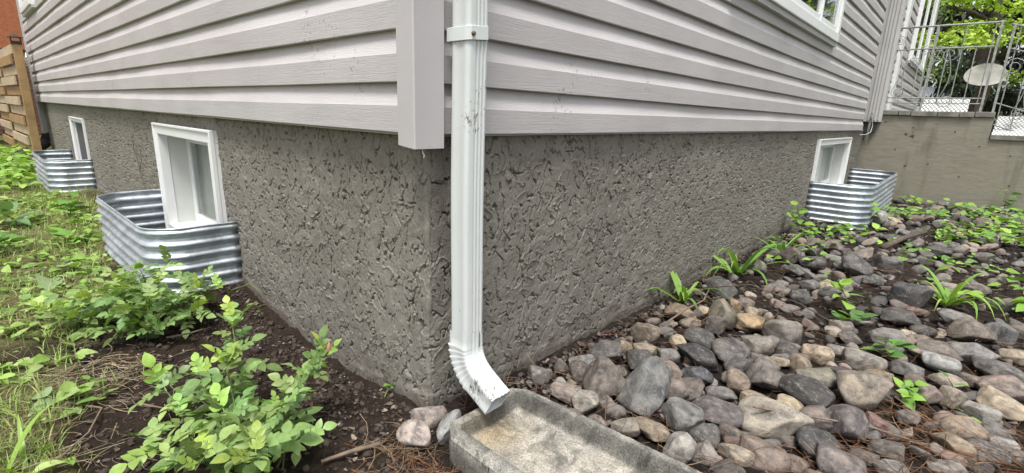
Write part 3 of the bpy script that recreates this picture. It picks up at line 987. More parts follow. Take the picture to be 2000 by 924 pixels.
# nail heads in the plywood
for (y, z) in ((-.42, .05), (-.78, .02), (-.16, .10), (-1.0, -.12), (-.62, -.34), (-.3, -.2), (-.9, -.45), (.02, -.1), (-1.25, -.2), (-1.3, -.5)):
    mb = MB(); mb.tube([(PX - .003, y, z), (PX + .004, y, z)], .008, 8); PQ(mb.build('nail_head', M['dark'], porch))

def mesh_panel(name, p0, p1, q0, q1, nu, nv, label, rw=.004):
    """white backing sheet between two lower and two upper corners with diamond wire laid over it"""
    p0, p1, q0, q1 = map(Vector, (p0, p1, q0, q1))
    root = empty(name, (p0 + p1) / 2)
    inv = Matrix.Translation((p0 + p1) / 2).inverted()
    nrm = (p1 - p0).cross(q0 - p0).normalized()
    if nrm.x > 0: nrm = -nrm
    mb = MB()
    for off in (0.0, -.02):
        mb.face([p + nrm * off for p in (p0, p1, q1, q0)])
    for a, b in ((p0, p1), (p1, q1), (q1, q0), (q0, p0)):
        mb.face([a, b, b - nrm * .02, a - nrm * .02])
    b_ = mb.build('backing_sheet', M['palewhite'], root); b_.matrix_parent_inverse = inv
    def P(u, v): return p0.lerp(p1, u).lerp(q0.lerp(q1, u), v) + nrm * .006
    mb = MB()
    asp = nu / nv
    for k in range(-nv, nu + 1):
        for sgn in (1, -1):
            a0, b0 = (k, 0), (k + nv, nv)
            if sgn < 0: a0, b0 = (k + nv, 0), (k, nv)
            ts = [t for t in np.linspace(0, 1, 25) if 0 <= (a0[0] + (b0[0] - a0[0]) * t) <= nu]
            if len(ts) < 2: continue
            e = [P((a0[0] + (b0[0] - a0[0]) * t) / nu, t) for t in (ts[0], ts[-1])]
            mb.tube(e, rw, 4)
    w_ = mb.build('diamond_wire', M['iron'], root); w_.matrix_parent_inverse = inv
    tag(root, label, 'mesh panel')
    return root
mesh_panel('mesh_panel', (PX - .01, -1.066, .006), (PX - .01, -2.2, .006), (PX + .16, -1.09, .195), (PX + .16, -2.2, .20), 34, 6,
           'bright white diamond mesh panel leaning over the low porch step', .0022)
mesh_panel('mesh_panel', (PX + .5, -.40, .230), (PX + .5, -.83, .230), (PX + .62, -.41, .385), (PX + .62, -.83, .385), 11, 4,
           'white panel under slanting wires behind the railing on the porch', .003)

def railing(name, a, b, zr, nbal, label, scrolls, post_at=()):
    a, b = Vector(a), Vector(b)
    root = empty(name, ((a + b) / 2))
    inv = Matrix.Translation((a + b) / 2).inverted()
    def add(mb, nm, sm=True):
        o = mb.build(nm, M['iron'], root, sm); o.matrix_parent_inverse = inv; return o
    z0, z1, z2, z3, z4 = zr       # foot, lower rail, second lower rail, upper rail, top rail
    P = lambda t, z: (a.x + (b.x - a.x) * t, a.y + (b.y - a.y) * t, z + a.z + (b.z - a.z) * t)
    for z, r_ in ((z1, .006), (z2, .006), (z3, .007)):
        mb = MB(); mb.tube([P(0, z), P(1, z)], r_, 6); add(mb, 'rail')
    mb = MB(); p, q = P(-.01, z4), P(1.01, z4)
    mb.tube([p, q], .0095, 6); add(mb, 'top_rail')
    for i in range(nbal):
        t = (i + .5) / nbal
        mb = MB()
        zs = np.linspace(z1, z3 if i % 2 else z4, 40)
        x, y, _ = P(t, 0)
        # twisted square bar
        n0 = len(mb.v)
        for j, z in enumerate(zs):
            tw = j * .55
            for k in range(4):
                an = tw + k * math.pi / 2
                mb.v.append((x + .0056 * math.cos(an), y + .0056 * math.sin(an), P(t, z)[2]))
        for j in range(len(zs) - 1):
            for k in range(4):
                k2 = (k + 1) % 4
                mb.f.append((n0+j*4+k, n0+j*4+k2, n0+(j+1)*4+k2, n0+(j+1)*4+k))
        add(mb, 'baluster', False)
    for t in post_at:
        mb = MB(); x, y, _ = P(t, 0); mb.box((x - .010, y - .010, P(t, z0)[2]), (x + .010, y + .010, P(t, z4)[2])); add(mb, 'post', False)
    for (t, zc, s, flip) in scrolls:
        pts = []
        d = (b - a).normalized()
        for j in range(46):        # S scroll: spiral - stem - spiral
            q = j / 45
            if q < .38:
                an = (1 - q / .38) * 3.6 * math.pi; r_ = .012 + .045 * (q / .38)
                px, pz = -.05 + r_ * math.cos(an) * 1.0, .13 + r_ * math.sin(an)
            elif q > .72:
                u = (q - .72) / .28; an = math.pi + u * 3.0 * math.pi; r_ = .045 - .036 * u
                px, pz = .04 + r_ * math.cos(an), -.15 + r_ * math.sin(an)
            else:
                u = (q - .38) / .34
                px, pz = (-.05 + .057) * (1 - u) + (.04 - .045) * u + .03 * math.sin(u * math.pi), .13 * (1 - u) - .15 * u
            cx, cy, cz = P(t, zc)
            pts.append((cx + d.x * px * s * flip, cy + d.y * px * s * flip, cz + pz * s))
        mb = MB(); mb.tube(pts, .0042, 5); add(mb, 'scroll')
    tag(root, label, 'railing')
    return root
SCR = [(.20, .66, 1.5, 1), (.30, .60, 1.1, -1), (.48, .74, 1.0, 1), (.55, .60, 1.7, -1), (.62, .60, 1.7, 1), (.14, .85, 1.0, -1)]
railing('porch_railing', (PX + .03, .05, 0), (PX + .03, -.95, -.005), (.228, .318, .372, .885, 1.115), 9,
        'twisted grey wrought iron railing with scrolls along the porch edge', SCR, (.49, .985))
railing('porch_railing', (PX + .03, -1.02, .0), (PX + .03, -2.3, -.45), (.02, .12, .33, .86, 1.08), 11,
        'scrolled iron railing sloping down with the porch steps', [(.12, .52, 1.6, 1), (.2, .52, 1.6, -1), (.5, .5, 1.5, 1), (.58, .5, 1.5, -1)], (.01,))
# ================================================================== FENCE, NEIGHBOUR, REAR DOWNSPOUT
def fence_post(x, y, ztop, label, s=.048):
    root = empty('fence_post', (x, y, -.75)); inv = Matrix.Translation((x, y, -.75)).inverted()
    mb = MB(); mb.box((x - s, y - s, -.85), (x + s, y + s, ztop)); o = mb.build('post', M['fencewood'], root, bevel=.004); o.matrix_parent_inverse = inv
    c = MB()
    c.box((x - s - .004, y - s - .004, ztop - .03), (x + s + .004, y + s + .004, ztop + .004))
    for dx in (-1, 1):
        for dy in (-1, 1): c.box((x + dx * s - .004, y + dy * s - .004, ztop), (x + dx * s + .004, y + dy * s + .004, ztop + .045))
    z = ztop + .045; e = s + .028
    n = len(c.v); c.v += [(x-e,y-e,z),(x+e,y-e,z),(x+e,y+e,z),(x-e,y+e,z),(x,y,z+.035)]
    c.f += [(n,n+3,n+2,n+1),(n,n+1,n+4),(n+1,n+2,n+4),(n+2,n+3,n+4),(n+3,n,n+4)]
    o = c.build('post_cap', M['black'], root); o.matrix_parent_inverse = inv
    tag(root, label, 'fence post')
fence_post(-.115, 7.30, .655, 'wooden fence post with black metal cap close to the house', .040)
fence_post(-.16, 10.2, .70, 'farther wooden fence post with black cap at the picture edge')
fr = empty('board_fence', (-.1, 8.7, -.75))
tag(fr, 'pale wooden fence of staggered horizontal boards behind the capped posts', 'fence')
inv = Matrix.Translation((.1, -8.7, .75))
for i in range(11):
    z = -.62 + i * .115
    for (y0, y1, side) in ((7.36, 8.75, 0), (8.78, 10.14, 1)):
        mb = MB(); off = -.185 if (i + side) % 2 else -.155
        dx = random.uniform(-.004, .004)
        x_ = off - .0 + dx - .09 * (y0 - 7.3) / 2.9
        mb.v = [(x_, y0, z), (x_ + .018, y0, z), (x_ - .04 + .018, y1, z), (x_ - .04, y1, z), (x_, y0, z + .098), (x_ + .018, y0, z + .098), (x_ - .04 + .018, y1, z + .098), (x_ - .04, y1, z + .098)]
        mb.f = [(0,3,2,1),(4,5,6,7),(0,1,5,4),(1,2,6,5),(2,3,7,6),(3,0,4,7)]
        o = mb.build('fence_board', M['palewood'] if i % 3 else M['fencewood'], fr); o.matrix_parent_inverse = inv

nb = empty('neighbour_house', (-1.5, 14.4, -.75))
tag(nb, 'neighbouring house with orange stucco above brown brick, behind the fence', 'house')
inv = Matrix.Translation((1.5, -14.4, .75))
mb = MB(); mb.box((-7, 14.0, 1.00), (4, 15, 6)); o = mb.build('upper_wall', M['orange'], nb); o.matrix_parent_inverse = inv
mb = MB(); mb.box((-7, 14.06, -.85), (4, 15, .995)); bw = mb.build('brick_wall', M['mortar'], nb); bw.matrix_parent_inverse = inv
bm_ = MB(); bm_.box((-.097, -.03, -.040), (.097, .03, .040)); bme = bm_.mesh('brick'); bme.materials.append(M['brick'])
nbk = 0
for r_ in range(19):
    for c_ in range(14):
        x = -1.75 + c_ * .206 + (r_ % 2) * .103
        z = -.78 + r_ * .092
        if nbk < 290:
            b = bpy.data.objects.new('brick', bme); b.location = (x, 14.045, z); link(b, bw); nbk += 1

rd = empty('rear_downspout', (.05, 7.86, -.5))
tag(rd, 'white ribbed downspout at the far corner of the house', 'downspout')
inv = Matrix.Translation((-.05, -7.86, .5))
mb = MB(); mb.box((.0, 7.80, -.40), (.075, 7.87, .38)); o = mb.build('pipe', M['trim'], rd, bevel=.008); o.matrix_parent_inverse = inv
mb = MB()
mb.tube([(.037, 7.835, .36), (.033, 7.83, .42), (.02, 7.82, .49), (.03, 7.83, .55), (.06, 7.85, .60)], [.046, .052, .055, .052, .046], 10); o = mb.build('elbow', M['white'], rd, True); o.matrix_parent_inverse = inv
for zz in (.42, .45, .48, .51):
    mb = MB(); mb.box((-.038, 7.775, zz), (.05, 7.80, zz + .008)); o = mb.build('rib', M['trim'], rd); o.matrix_parent_inverse = inv
mb = MB()
pp = [Vector((.06, 7.86, -.40)), Vector((.02, 7.80, -.50)), Vector((-.12, 7.72, -.60)), Vector((-.30, 7.66, -.67)), Vector((-.55, 7.7, -.70))]
dense, rads = [], []
for i in range(len(pp) - 1):
    for j in range(16):
        dense.append(pp[i].lerp(pp[i + 1], j / 16)); rads.append(.058 + .006 * (j % 2))
mb.tube(dense, rads, 12)
o = mb.build('drain_pipe', M['black'], None, True, R(40)); tag(o, 'black corrugated drain pipe running behind the fence post', 'drain pipe')
mb = MB(); mb.box((-1.6, 7.42, -.78), (-.12, 7.52, -.64)); o = mb.build('edging_timber', M['palewood'], None, bevel=.006)
tag(o, 'pale timber edging lying on the ground by the fence', 'timber')

# ================================================================== ROCKS
import bmesh
def rock_mesh(seed, wedge=False):
    bm = bmesh.new(); bmesh.ops.create_icosphere(bm, subdivisions=4, radius=1.0)
    P = np.array([v.co[:] for v in bm.verts]); r = np.random.default_rng(seed)
    pw = r.uniform(2.1, 2.9)
    P = P / (np.abs(P) ** pw).sum(1, keepdims=True) ** (1 / pw)
    d = P / np.linalg.norm(P, axis=1, keepdims=True)
    o = r.uniform(0, 50, 3)
    P = P * (1 + .20 * noise3(d[:, 0] * 1.1 + o[0], d[:, 1] * 1.1 + o[1], d[:, 2] * 1.1 + o[2], seed)[:, None])
    for _ in range(r.integers(6, 12)):                  # worn facets
        n = r.normal(size=3); n[2] *= .8; n /= np.linalg.norm(n)
        lim = r.uniform(.55, .82); q = P @ n
        ex = np.maximum(0, q - lim); P = P - np.outer(ex * r.uniform(.75, 1.0), n)
    P = P * (1 + .035 * noise3(P[:, 0] * 3.3 + o[0], P[:, 1] * 3.3, P[:, 2] * 3.3, seed + 1)[:, None] + .014 * noise3(P[:, 0] * 8 + o[1], P[:, 1] * 8, P[:, 2] * 8, seed + 2)[:, None])
    if wedge: P = P * np.stack([1 - .36 * (P[:, 2] + .2), 1 - .30 * (P[:, 2] + .2), np.ones(len(P))], -1)
    P = P - (P.max(0) + P.min(0)) / 2
    P = P / ((P.max(0) - P.min(0)) / 2)
    for v, c in zip(bm.verts, P): v.co = c
    me = bpy.data.meshes.new('river_rock'); bm.to_mesh(me); bm.free()
    me.polygons.foreach_set('use_smooth', np.ones(len(me.polygons), dtype=bool))
    me.materials.append(M['rock'])
    return me
ROCKM = [rock_mesh(100 + i) for i in range(22)]
WEDGE = [rock_mesh(200 + i, True) for i in range(3)]
TONE = {'grey': (.155, .145, .135), 'pink': (.27, .225, .20), 'tangrey': (.23, .205, .17), 'brown': (.125, .105, .09), 'bluegrey': (.128, .130, .130),
        'tan': (.30, .24, .17), 'dark': (.070, .065, .062), 'tanbrown': (.20, .155, .115), 'pinkbrown': (.19, .15, .13), 'olive': (.165, .152, .115),
        'gold': (.25, .18, .105), 'black': (.040, .040, .042), 'paletan': (.36, .30, .215), 'bluedark': (.065, .068, .078), 'mauve': (.122, .104, .100),
        'palegrey': (.30, .295, .28), 'red': (.17, .095, .08)}
WORD = {'grey': 'grey', 'pink': 'pinkish', 'tangrey': 'tan grey', 'brown': 'brown', 'bluegrey': 'blue grey', 'tan': 'tan', 'dark': 'dark grey', 'tanbrown': 'tan brown',
        'pinkbrown': 'pinkish brown', 'olive': 'olive grey', 'gold': 'golden', 'black': 'blackish', 'paletan': 'pale tan', 'bluedark': 'dark blue grey', 'mauve': 'mauve',
        'palegrey': 'pale grey', 'red': 'reddish'}
SPECIAL = {5: 'large blue grey wedge-shaped rock behind the rim of the splash block', 4: 'large brown triangular rock left of the blue grey wedge', 6: 'upright narrow tan egg-shaped rock near the wall',
           45: 'pale grey angular rock touching the end of the splash block rim', 47: 'very long tan grey rock lying flat among round stones', 36: 'large speckled blackish rock beside a pale tan cobble',
           63: 'biggest rock, tan grey and speckled, beside a small green weed', 92: 'large blackish rock beside the tuft of strap leaves', 43: 'wide mauve rock in the middle of the near stones',
           22: 'golden oval cobble leaning on an olive rock', 24: 'golden tan flat cobble below the small tan one', 21: 'large olive grey egg-shaped rock near the strap leaf plant',
           66: 'small reddish rock beside the biggest rock', 1: 'pinkish flat rock against the splash block rim', 2: 'round tan grey cobble touching the splash block rim',
           0: 'round grey cobble at the back corner of the splash block', 37: 'pale tan cobble in front of the speckled blackish rock', 28: 'wide blackish slab-like rock under another black stone',
           57: 'smooth large mauve rock cut by the bottom of the picture', 64: 'dark mauve angular rock below the biggest rock'}
HERO = '''0.401 -0.059 0.0303 0.0272 0.0267 -0.91 grey
0.401 -0.164 0.0425 0.0319 0.0213 -0.97 pink
0.391 -0.24 0.0334 0.0301 0.0279 -1.01 tangrey
0.502 -0.15 0.0319 0.0287 0.0346 -1 brown
0.499 -0.236 0.0548 0.0494 0.0603 -1.05 brown
0.541 -0.334 0.0633 0.0569 0.0696 -1.13 bluegrey
0.777 -0.144 0.0241 0.0217 0.0265 -1.09 tan
0.685 -0.128 0.0434 0.0391 0.033 -1.05 dark
0.741 -0.226 0.0365 0.0328 0.0319 -1.12 dark
0.926 -0.151 0.045 0.0405 0.0395 -1.13 tanbrown
0.738 -0.33 0.0338 0.0304 0.0306 -1.18 pinkbrown
0.388 -0.377 0.0323 0.0291 0.022 -1.11 tangrey
0.436 -0.429 0.0401 0.0361 0.02 -1.17 tan
0.848 -0.279 0.0319 0.0287 0.0254 -1.18 grey
0.966 -0.259 0.0299 0.0269 0.0278 -1.2 tan
0.589 -0.091 0.0358 0.0268 0.0179 -1 grey
0.497 -0.076 0.0198 0.0178 0.0216 -0.96 brown
0.832 -0.21 0.0443 0.0332 0.0221 -1.14 tan
0.639 -0.212 0.0197 0.0178 0.0157 -1.09 brown
0.673 -0.322 0.0315 0.0283 0.0218 -1.16 tanbrown
0.63 -0.404 0.034 0.0306 0.0373 -1.2 pinkbrown
1.301 -0.298 0.0525 0.0473 0.0578 -1.27 olive
1.523 -0.273 0.0279 0.0251 0.0307 -1.29 gold
1.57 -0.304 0.0301 0.027 0.0325 -1.31 pinkbrown
1.347 -0.387 0.0436 0.0392 0.0319 -1.32 gold
1.481 -0.367 0.0306 0.0275 0.0259 -1.32 tan
1.218 -0.306 0.0347 0.0312 0.0346 -1.26 dark
1.072 -0.31 0.0532 0.0399 0.0266 -1.24 black
0.914 -0.353 0.0663 0.0497 0.0331 -1.24 black
1.018 -0.433 0.0559 0.0503 0.036 -1.3 dark
1.164 -0.478 0.0453 0.0407 0.0339 -1.34 tangrey
1.323 -0.52 0.0584 0.0525 0.0478 -1.38 grey
1.201 -0.569 0.0387 0.0348 0.0278 -1.39 dark
1.237 -0.655 0.0446 0.0401 0.0346 -1.44 tan
1.096 -0.63 0.0328 0.0295 0.036 -1.41 tanbrown
1.041 -0.695 0.0455 0.0409 0.0294 -1.45 olive
0.916 -0.69 0.0614 0.0552 0.0366 -1.43 black
0.826 -0.67 0.0327 0.0294 0.0245 -1.41 paletan
0.915 -0.572 0.0435 0.0392 0.044 -1.36 grey
0.953 -0.483 0.0402 0.0362 0.0241 -1.32 dark
0.821 -0.519 0.0314 0.0282 0.0345 -1.32 tanbrown
0.67 -0.428 0.04 0.036 0.0334 -1.23 brown
0.787 -0.405 0.0425 0.0383 0.0256 -1.24 bluedark
0.628 -0.526 0.0616 0.0462 0.0334 -1.29 mauve
0.527 -0.476 0.0472 0.0425 0.0368 -1.23 bluegrey
0.398 -0.521 0.0381 0.0343 0.0419 -1.23 palegrey
0.477 -0.55 0.0314 0.0282 0.0315 -1.27 dark
0.676 -0.657 0.0819 0.0614 0.0409 -1.39 tangrey
0.786 -0.586 0.0354 0.0318 0.0203 -1.35 tan
0.781 -0.748 0.0378 0.034 0.0329 -1.46 mauve
0.666 -0.699 0.0298 0.0223 0.0149 -1.42 brown
0.653 -0.774 0.0434 0.0391 0.0332 -1.47 dark
0.527 -0.684 0.049 0.0441 0.0285 -1.39 pinkbrown
0.488 -0.629 0.0418 0.0314 0.0211 -1.33 tangrey
0.428 -0.583 0.0324 0.0291 0.0197 -1.28 grey
0.411 -0.634 0.0366 0.0274 0.0183 -1.32 dark
0.566 -0.59 0.0268 0.0241 0.0205 -1.32 brown
0.593 -0.829 0.046 0.0414 0.0376 -1.51 mauve
1.671 -0.162 0.0607 0.0546 0.0432 -1.26 dark
1.818 -0.474 0.0449 0.0404 0.04 -1.4 dark
1.245 -0.148 0.0562 0.0422 0.033 -1.19 tanbrown
1.187 -0.212 0.0339 0.0305 0.0211 -1.21 tan
1.359 -0.2 0.0211 0.019 0.0232 -1.24 paletan
0.994 -0.815 0.062 0.0558 0.0621 -1.51 tangrey
0.797 -0.809 0.0436 0.0392 0.0452 -1.5 mauve
0.823 -0.858 0.0248 0.0224 0.0273 -1.54 grey
0.89 -0.867 0.0267 0.0241 0.0271 -1.54 red
0.796 -0.903 0.0326 0.0294 0.0211 -1.56 brown
1.017 -0.929 0.0247 0.0222 0.017 -1.58 grey
1.196 -0.968 0.0287 0.0258 0.0273 -1.6 pinkbrown
1.218 -1.019 0.0279 0.0251 0.0304 -1.63 tangrey
1.031 -1.049 0.0451 0.0339 0.0292 -1.65 tanbrown
0.931 -1.03 0.0413 0.0372 0.0259 -1.64 tan
0.945 -1.096 0.0372 0.0279 0.0244 -1.68 bluegrey
1.04 -1.122 0.0342 0.0256 0.0203 -1.69 palegrey
1.179 -1.086 0.0378 0.0341 0.0285 -1.66 palegrey
1.108 -1.112 0.0335 0.0251 0.0203 -1.68 grey
1.428 -1.141 0.0577 0.0433 0.0293 -1.68 pinkbrown
1.569 -1.136 0.063 0.0473 0.0315 -1.67 grey
1.487 -0.982 0.0484 0.0363 0.0304 -1.6 palegrey
1.353 -1.006 0.0436 0.0327 0.0244 -1.62 tangrey
1.664 -1.07 0.0595 0.0446 0.0372 -1.64 grey
1.912 -1.058 0.0626 0.047 0.0419 -1.63 brown
1.954 -1.14 0.0399 0.0359 0.0439 -1.66 bluegrey
2.059 -1.009 0.0517 0.0388 0.0343 -1.61 bluegrey
1.647 -0.913 0.039 0.0351 0.03 -1.57 tanbrown
1.612 -0.971 0.0589 0.0442 0.0295 -1.6 brown
1.353 -0.897 0.044 0.033 0.028 -1.56 grey
1.298 -0.777 0.0586 0.044 0.035 -1.5 tangrey
1.264 -0.834 0.0353 0.0265 0.0177 -1.53 tan
1.61 -0.817 0.0509 0.0381 0.0303 -1.53 grey
1.819 -0.916 0.0398 0.0298 0.024 -1.57 dark
2.233 -0.841 0.0735 0.0662 0.0522 -1.55 black
1.921 -0.839 0.0596 0.0447 0.0298 -1.54 dark
2.093 -0.863 0.0389 0.0292 0.0194 -1.55 red
1.702 -0.877 0.0271 0.0244 0.0237 -1.56 tan
1.599 -0.669 0.0366 0.0329 0.0305 -1.47 grey
1.17 -0.735 0.0408 0.0306 0.0204 -1.48 dark
1.305 -1.137 0.0485 0.0364 0.0245 -1.68 tan
0.809 -1.026 0.0367 0.0275 0.0183 -1.65 grey
2.557 -0.247 0.0503 0.0453 0.0553 -1.37 brown
2.516 -0.371 0.0611 0.055 0.0406 -1.4 dark
2.321 -0.335 0.0438 0.0394 0.0307 -1.38 dark
3.043 -0.291 0.0518 0.0466 0.0443 -1.41 brown
3.086 -0.381 0.0538 0.0485 0.0403 -1.43 pinkbrown
2.843 -0.324 0.0377 0.0339 0.0324 -1.41 dark
2.578 -0.572 0.0701 0.0631 0.054 -1.47 dark
2.967 -0.553 0.069 0.0517 0.0408 -1.47 brown
2.055 -0.544 0.0444 0.0333 0.0269 -1.44 dark
2.202 -0.173 0.0371 0.0334 0.0408 -1.32 grey
2.818 -0.693 0.0684 0.0616 0.0499 -1.51 dark
2.446 -0.665 0.0398 0.0358 0.0294 -1.49 dark
3.507 -0.895 0.0607 0.0456 0.0366 -1.57 dark
3.696 -0.999 0.0556 0.0417 0.034 -1.59 brown
3.516 -1.112 0.0513 0.0384 0.0386 -1.62 brown
4.514 -0.344 0.0583 0.0437 0.0403 -1.46 bluegrey
4.533 -0.465 0.0529 0.0476 0.0575 -1.49 palegrey
3.783 -0.646 0.0633 0.0474 0.0316 -1.51 dark
4.39 -0.972 0.0419 0.0314 0.0277 -1.58 tan
2.567 -0.958 0.0534 0.0401 0.0334 -1.58 tangrey
2.117 -1.206 0.036 0.0324 0.031 -1.68 brown
1.782 -1.184 0.0437 0.0327 0.0267 -1.68 tan
2.713 -1.076 0.0529 0.0397 0.0282 -1.62 brown
0.343 -0.236 0.0214 0.0193 0.0126 -0.99 brown
0.459 -0.263 0.0297 0.0223 0.0148 -1.06 brown
0.549 -0.411 0.0313 0.0282 0.0176 -1.19 dark
0.491 -0.346 0.0245 0.0184 0.0122 -1.12 brown
0.575 -0.628 0.0275 0.0206 0.0142 -1.35 brown
0.777 -0.669 0.0267 0.02 0.0155 -1.41 dark
1.347 -0.705 0.0362 0.0271 0.0231 -1.47 grey
1.507 -0.712 0.0347 0.0312 0.0244 -1.48 brown
1.098 -0.564 0.0357 0.0268 0.0193 -1.38 tan
1.091 -0.5 0.0252 0.0227 0.0166 -1.34 grey
0.722 -0.865 0.028 0.021 0.0167 -1.54 brown
0.71 -0.919 0.0318 0.0239 0.0159 -1.58 grey
0.555 -0.752 0.0281 0.0253 0.018 -1.44 brown
1.447 -1.067 0.0341 0.0256 0.0171 -1.64 brown
1.305 -0.929 0.0282 0.0211 0.0173 -1.58 brown
1.454 -0.861 0.0312 0.0281 0.0226 -1.55 tanbrown'''
placed = []            # x, y, r
nrock = 0
def put_rock(x, y, a, b, c, rz, tone, label=None, sink=.28, zbase=None, name='river_rock', cat='rock', k=None):
    global nrock
    o = bpy.data.objects.new(name, ROCKM[(nrock * 7 + 3) % len(ROCKM)] if k is None else WEDGE[k])
    nrock += 1
    zb = float(G0(x, y)) if zbase is None else zbase
    o.location = (x, y, zb + c * (1 - sink))
    o.scale = (a, b, c)
    o.rotation_euler = (random.gauss(0, .14), random.gauss(0, .14), rz + random.gauss(0, .25))
    t = [q * .88 + m_ * .12 for q, m_ in zip(TONE[tone], (.165, .148, .128))]; j = random.uniform(.82, 1.25); w = random.uniform(-.04, .04)
    o.color = (t[0] * j * (1 + w), t[1] * j, t[2] * j * (1 - w), 1)
    link(o)
    size = 'small' if a < .033 else ('medium' if a < .05 else 'large')
    shape = 'flattish' if c < .62 * a else 'rounded'
    zone = 'near the splash block' if x < .9 else ('in mid bed' if x < 2.2 else 'in weedy far bed')
    tag(o, label or f'{size} {shape} {WORD[tone]} rock {zone}', cat, 'river rocks in the bed along the wall' if cat == 'rock' else None)
    placed.append((x, y, max(a, b)))
    return o
hero = [l.split() for l in HERO.strip().splitlines()]
for i, h in enumerate(hero):
    x, y, a, b, c, rz = map(float, h[:6])
    y = min(y, -.02 - b)
    put_rock(x, y, a * 1.2, b * 1.24, c * 1.12, rz, h[6], SPECIAL.get(i), sink=.06, k={4: 0, 5: 1, 45: 2}.get(i))
# three pinkish field stones behind the splash block
put_rock(-.072, -.062, .046, .034, .030, -.75, 'pink', 'pinkish oval stone lying on soil behind the splash block', .15, name='field_stone', cat='stone')
put_rock(.008, -.022, .046, .032, .029, -.15, 'pink', 'pale pinkish stone at the foot of the stucco corner', .15, name='field_stone', cat='stone')
put_rock(.018, -.082, .052, .028, .028, .35, 'palegrey', 'long grey and pink stone wedged against the splash block', .10, name='field_stone', cat='stone')
# filler rocks between the larger ones
tones = ['grey', 'brown', 'dark', 'tangrey', 'pinkbrown', 'tanbrown', 'mauve', 'tan', 'bluegrey', 'grey', 'brown', 'dark']
def ok(x, y, r, f):
    return all((x - a) ** 2 + (y - b) ** 2 > (f * (r + c)) ** 2 for a, b, c in placed)
def on_block(x, y, r): return -.06 - r < x < .30 + r and y > -.80 - r and y < -.05
cnt = 0
for tr in range(60000):
    if cnt >= 158: break
    x = .30 + 5.9 * random.random() ** 1.6; y = -random.uniform(.05, min(2.0, .95 + .5 * x))
    r = random.uniform(.020, .043) * (1 + .12 * x)
    r = min(r, .062)
    if x < 1.4 and y > -.14: continue
    if x > 3.9 and y > -.50: continue
    if on_block(x, y, r): continue
    if not ok(x, y, r, .70): continue
    put_rock(x, y, r, r * random.uniform(.65, .95), r * random.uniform(.45, .8), random.uniform(0, 6.28), random.choice(tones), sink=.38)
    cnt += 1
# rocks that look alike are told apart by their order from the house corner
ORD = ['first', 'second', 'third', 'fourth', 'fifth', 'sixth', 'seventh', 'eighth', 'ninth', 'tenth', 'eleventh', 'twelfth', 'thirteenth', 'fourteenth', 'fifteenth', 'sixteenth']
NUM = ['zero', 'one', 'two', 'three', 'four', 'five', 'six', 'seven', 'eight', 'nine', 'ten', 'eleven', 'twelve', 'thirteen', 'fourteen', 'fifteen', 'sixteen']
same = {}
for o in COL.objects:
    if o.name.startswith('river_rock'): same.setdefault(o['label'], []).append(o)
for lab, os_ in same.items():
    if len(os_) > 1:
        os_.sort(key=lambda o: math.hypot(o.location.x, o.location.y))
        for i, o in enumerate(os_):
            if i < 16 and len(os_) < 17: o['label'] = f'{lab}, {ORD[i]} of {NUM[len(os_)]} from corner'
# pebbles: small stones under and between, nobody could count them
def lump_cloud(n, sampler, size, tints, name, label, mat, sub=1, flat=.6):
    bm = bmesh.new(); bmesh.ops.create_icosphere(bm, subdivisions=sub, radius=1.0)
    bv = np.array([v.co[:] for v in bm.verts]); bf = np.array([[v.index for v in f.verts] for f in bm.faces]); bm.free()
    r = np.random.default_rng(hash(name) % 1000 if False else len(name) * 13 + n)
    Vs, Fs, Ts = [], [], []
    PT = [sampler(r) for _ in range(n)]; ZZ = G(np.array([q[0] for q in PT]), np.array([q[1] for q in PT]))
    for i in range(n):
        x, y = PT[i]
        s = size(r, x, y)
        a = r.uniform(0, 6.28); c_, s_ = math.cos(a), math.sin(a)
        v = bv * (1 + .28 * r.normal(size=(len(bv), 1))) * (s * r.uniform(.8, 1.4), s * r.uniform(.7, 1.1), s * flat * r.uniform(.7, 1.2))
        tl = r.normal(0, .35); v = np.stack([v[:, 0], v[:, 1] * math.cos(tl) - v[:, 2] * math.sin(tl), v[:, 1] * math.sin(tl) + v[:, 2] * math.cos(tl)], -1)
        v = np.stack([v[:, 0] * c_ - v[:, 1] * s_, v[:, 0] * s_ + v[:, 1] * c_, v[:, 2]], -1)
        z = ZZ[i]
        Vs.append(v + (x, y, z + s * .2)); Fs.append(bf + i * len(bv))
        t = np.array(tints[r.integers(len(tints))]) * r.uniform(.7, 1.35); Ts.append(np.tile(np.append(t, 1), (len(bv), 1)))
    me = mesh_np(name, np.concatenate(Vs), np.concatenate(Fs), True)
    ca = me.color_attributes.new('tint', 'FLOAT_COLOR', 'POINT'); ca.data.foreach_set('color', np.concatenate(Ts).astype(np.float32).ravel())
    return tag(add_mesh(name, me, mat), label, name.split('_')[-1], kind='stuff')
def s_bed(r):
    while True:
        x = .28 + 6.1 * r.random() ** 1.05; y = -r.uniform(.03, min(1.9, .9 + .5 * x))
        if not on_block(x, y, .01) and not (x > 4.0 and y > -.48): return x, y
rt = [(.15, .14, .13), (.11, .095, .085), (.20, .17, .14), (.08, .075, .07), (.17, .13, .11)]
lump_cloud(800, s_bed, lambda r, x, y: r.uniform(.005, .011) * (1 + .25 * x), [tuple(q * .7 for q in t_) for t_ in rt], 'pebbles', 'small pebbles filling the gaps between the river rocks', M['litter'], 2)
class Lut:
    def __init__(self, fn, x0, x1, y0, y1, d):
        self.x0, self.y0, self.d = x0, y0, d
        X, Y = np.meshgrid(np.arange(x0, x1 + d, d), np.arange(y0, y1 + d, d), indexing='ij'); self.a = fn(X, Y)
    def __call__(self, x, y):
        i = min(max(int((x - self.x0) / self.d), 0), self.a.shape[0] - 1); j = min(max(int((y - self.y0) / self.d), 0), self.a.shape[1] - 1)
        return float(self.a[i, j])
GM = Lut(grass_mask, -1.8, .1, -.5, 9.5, .015)
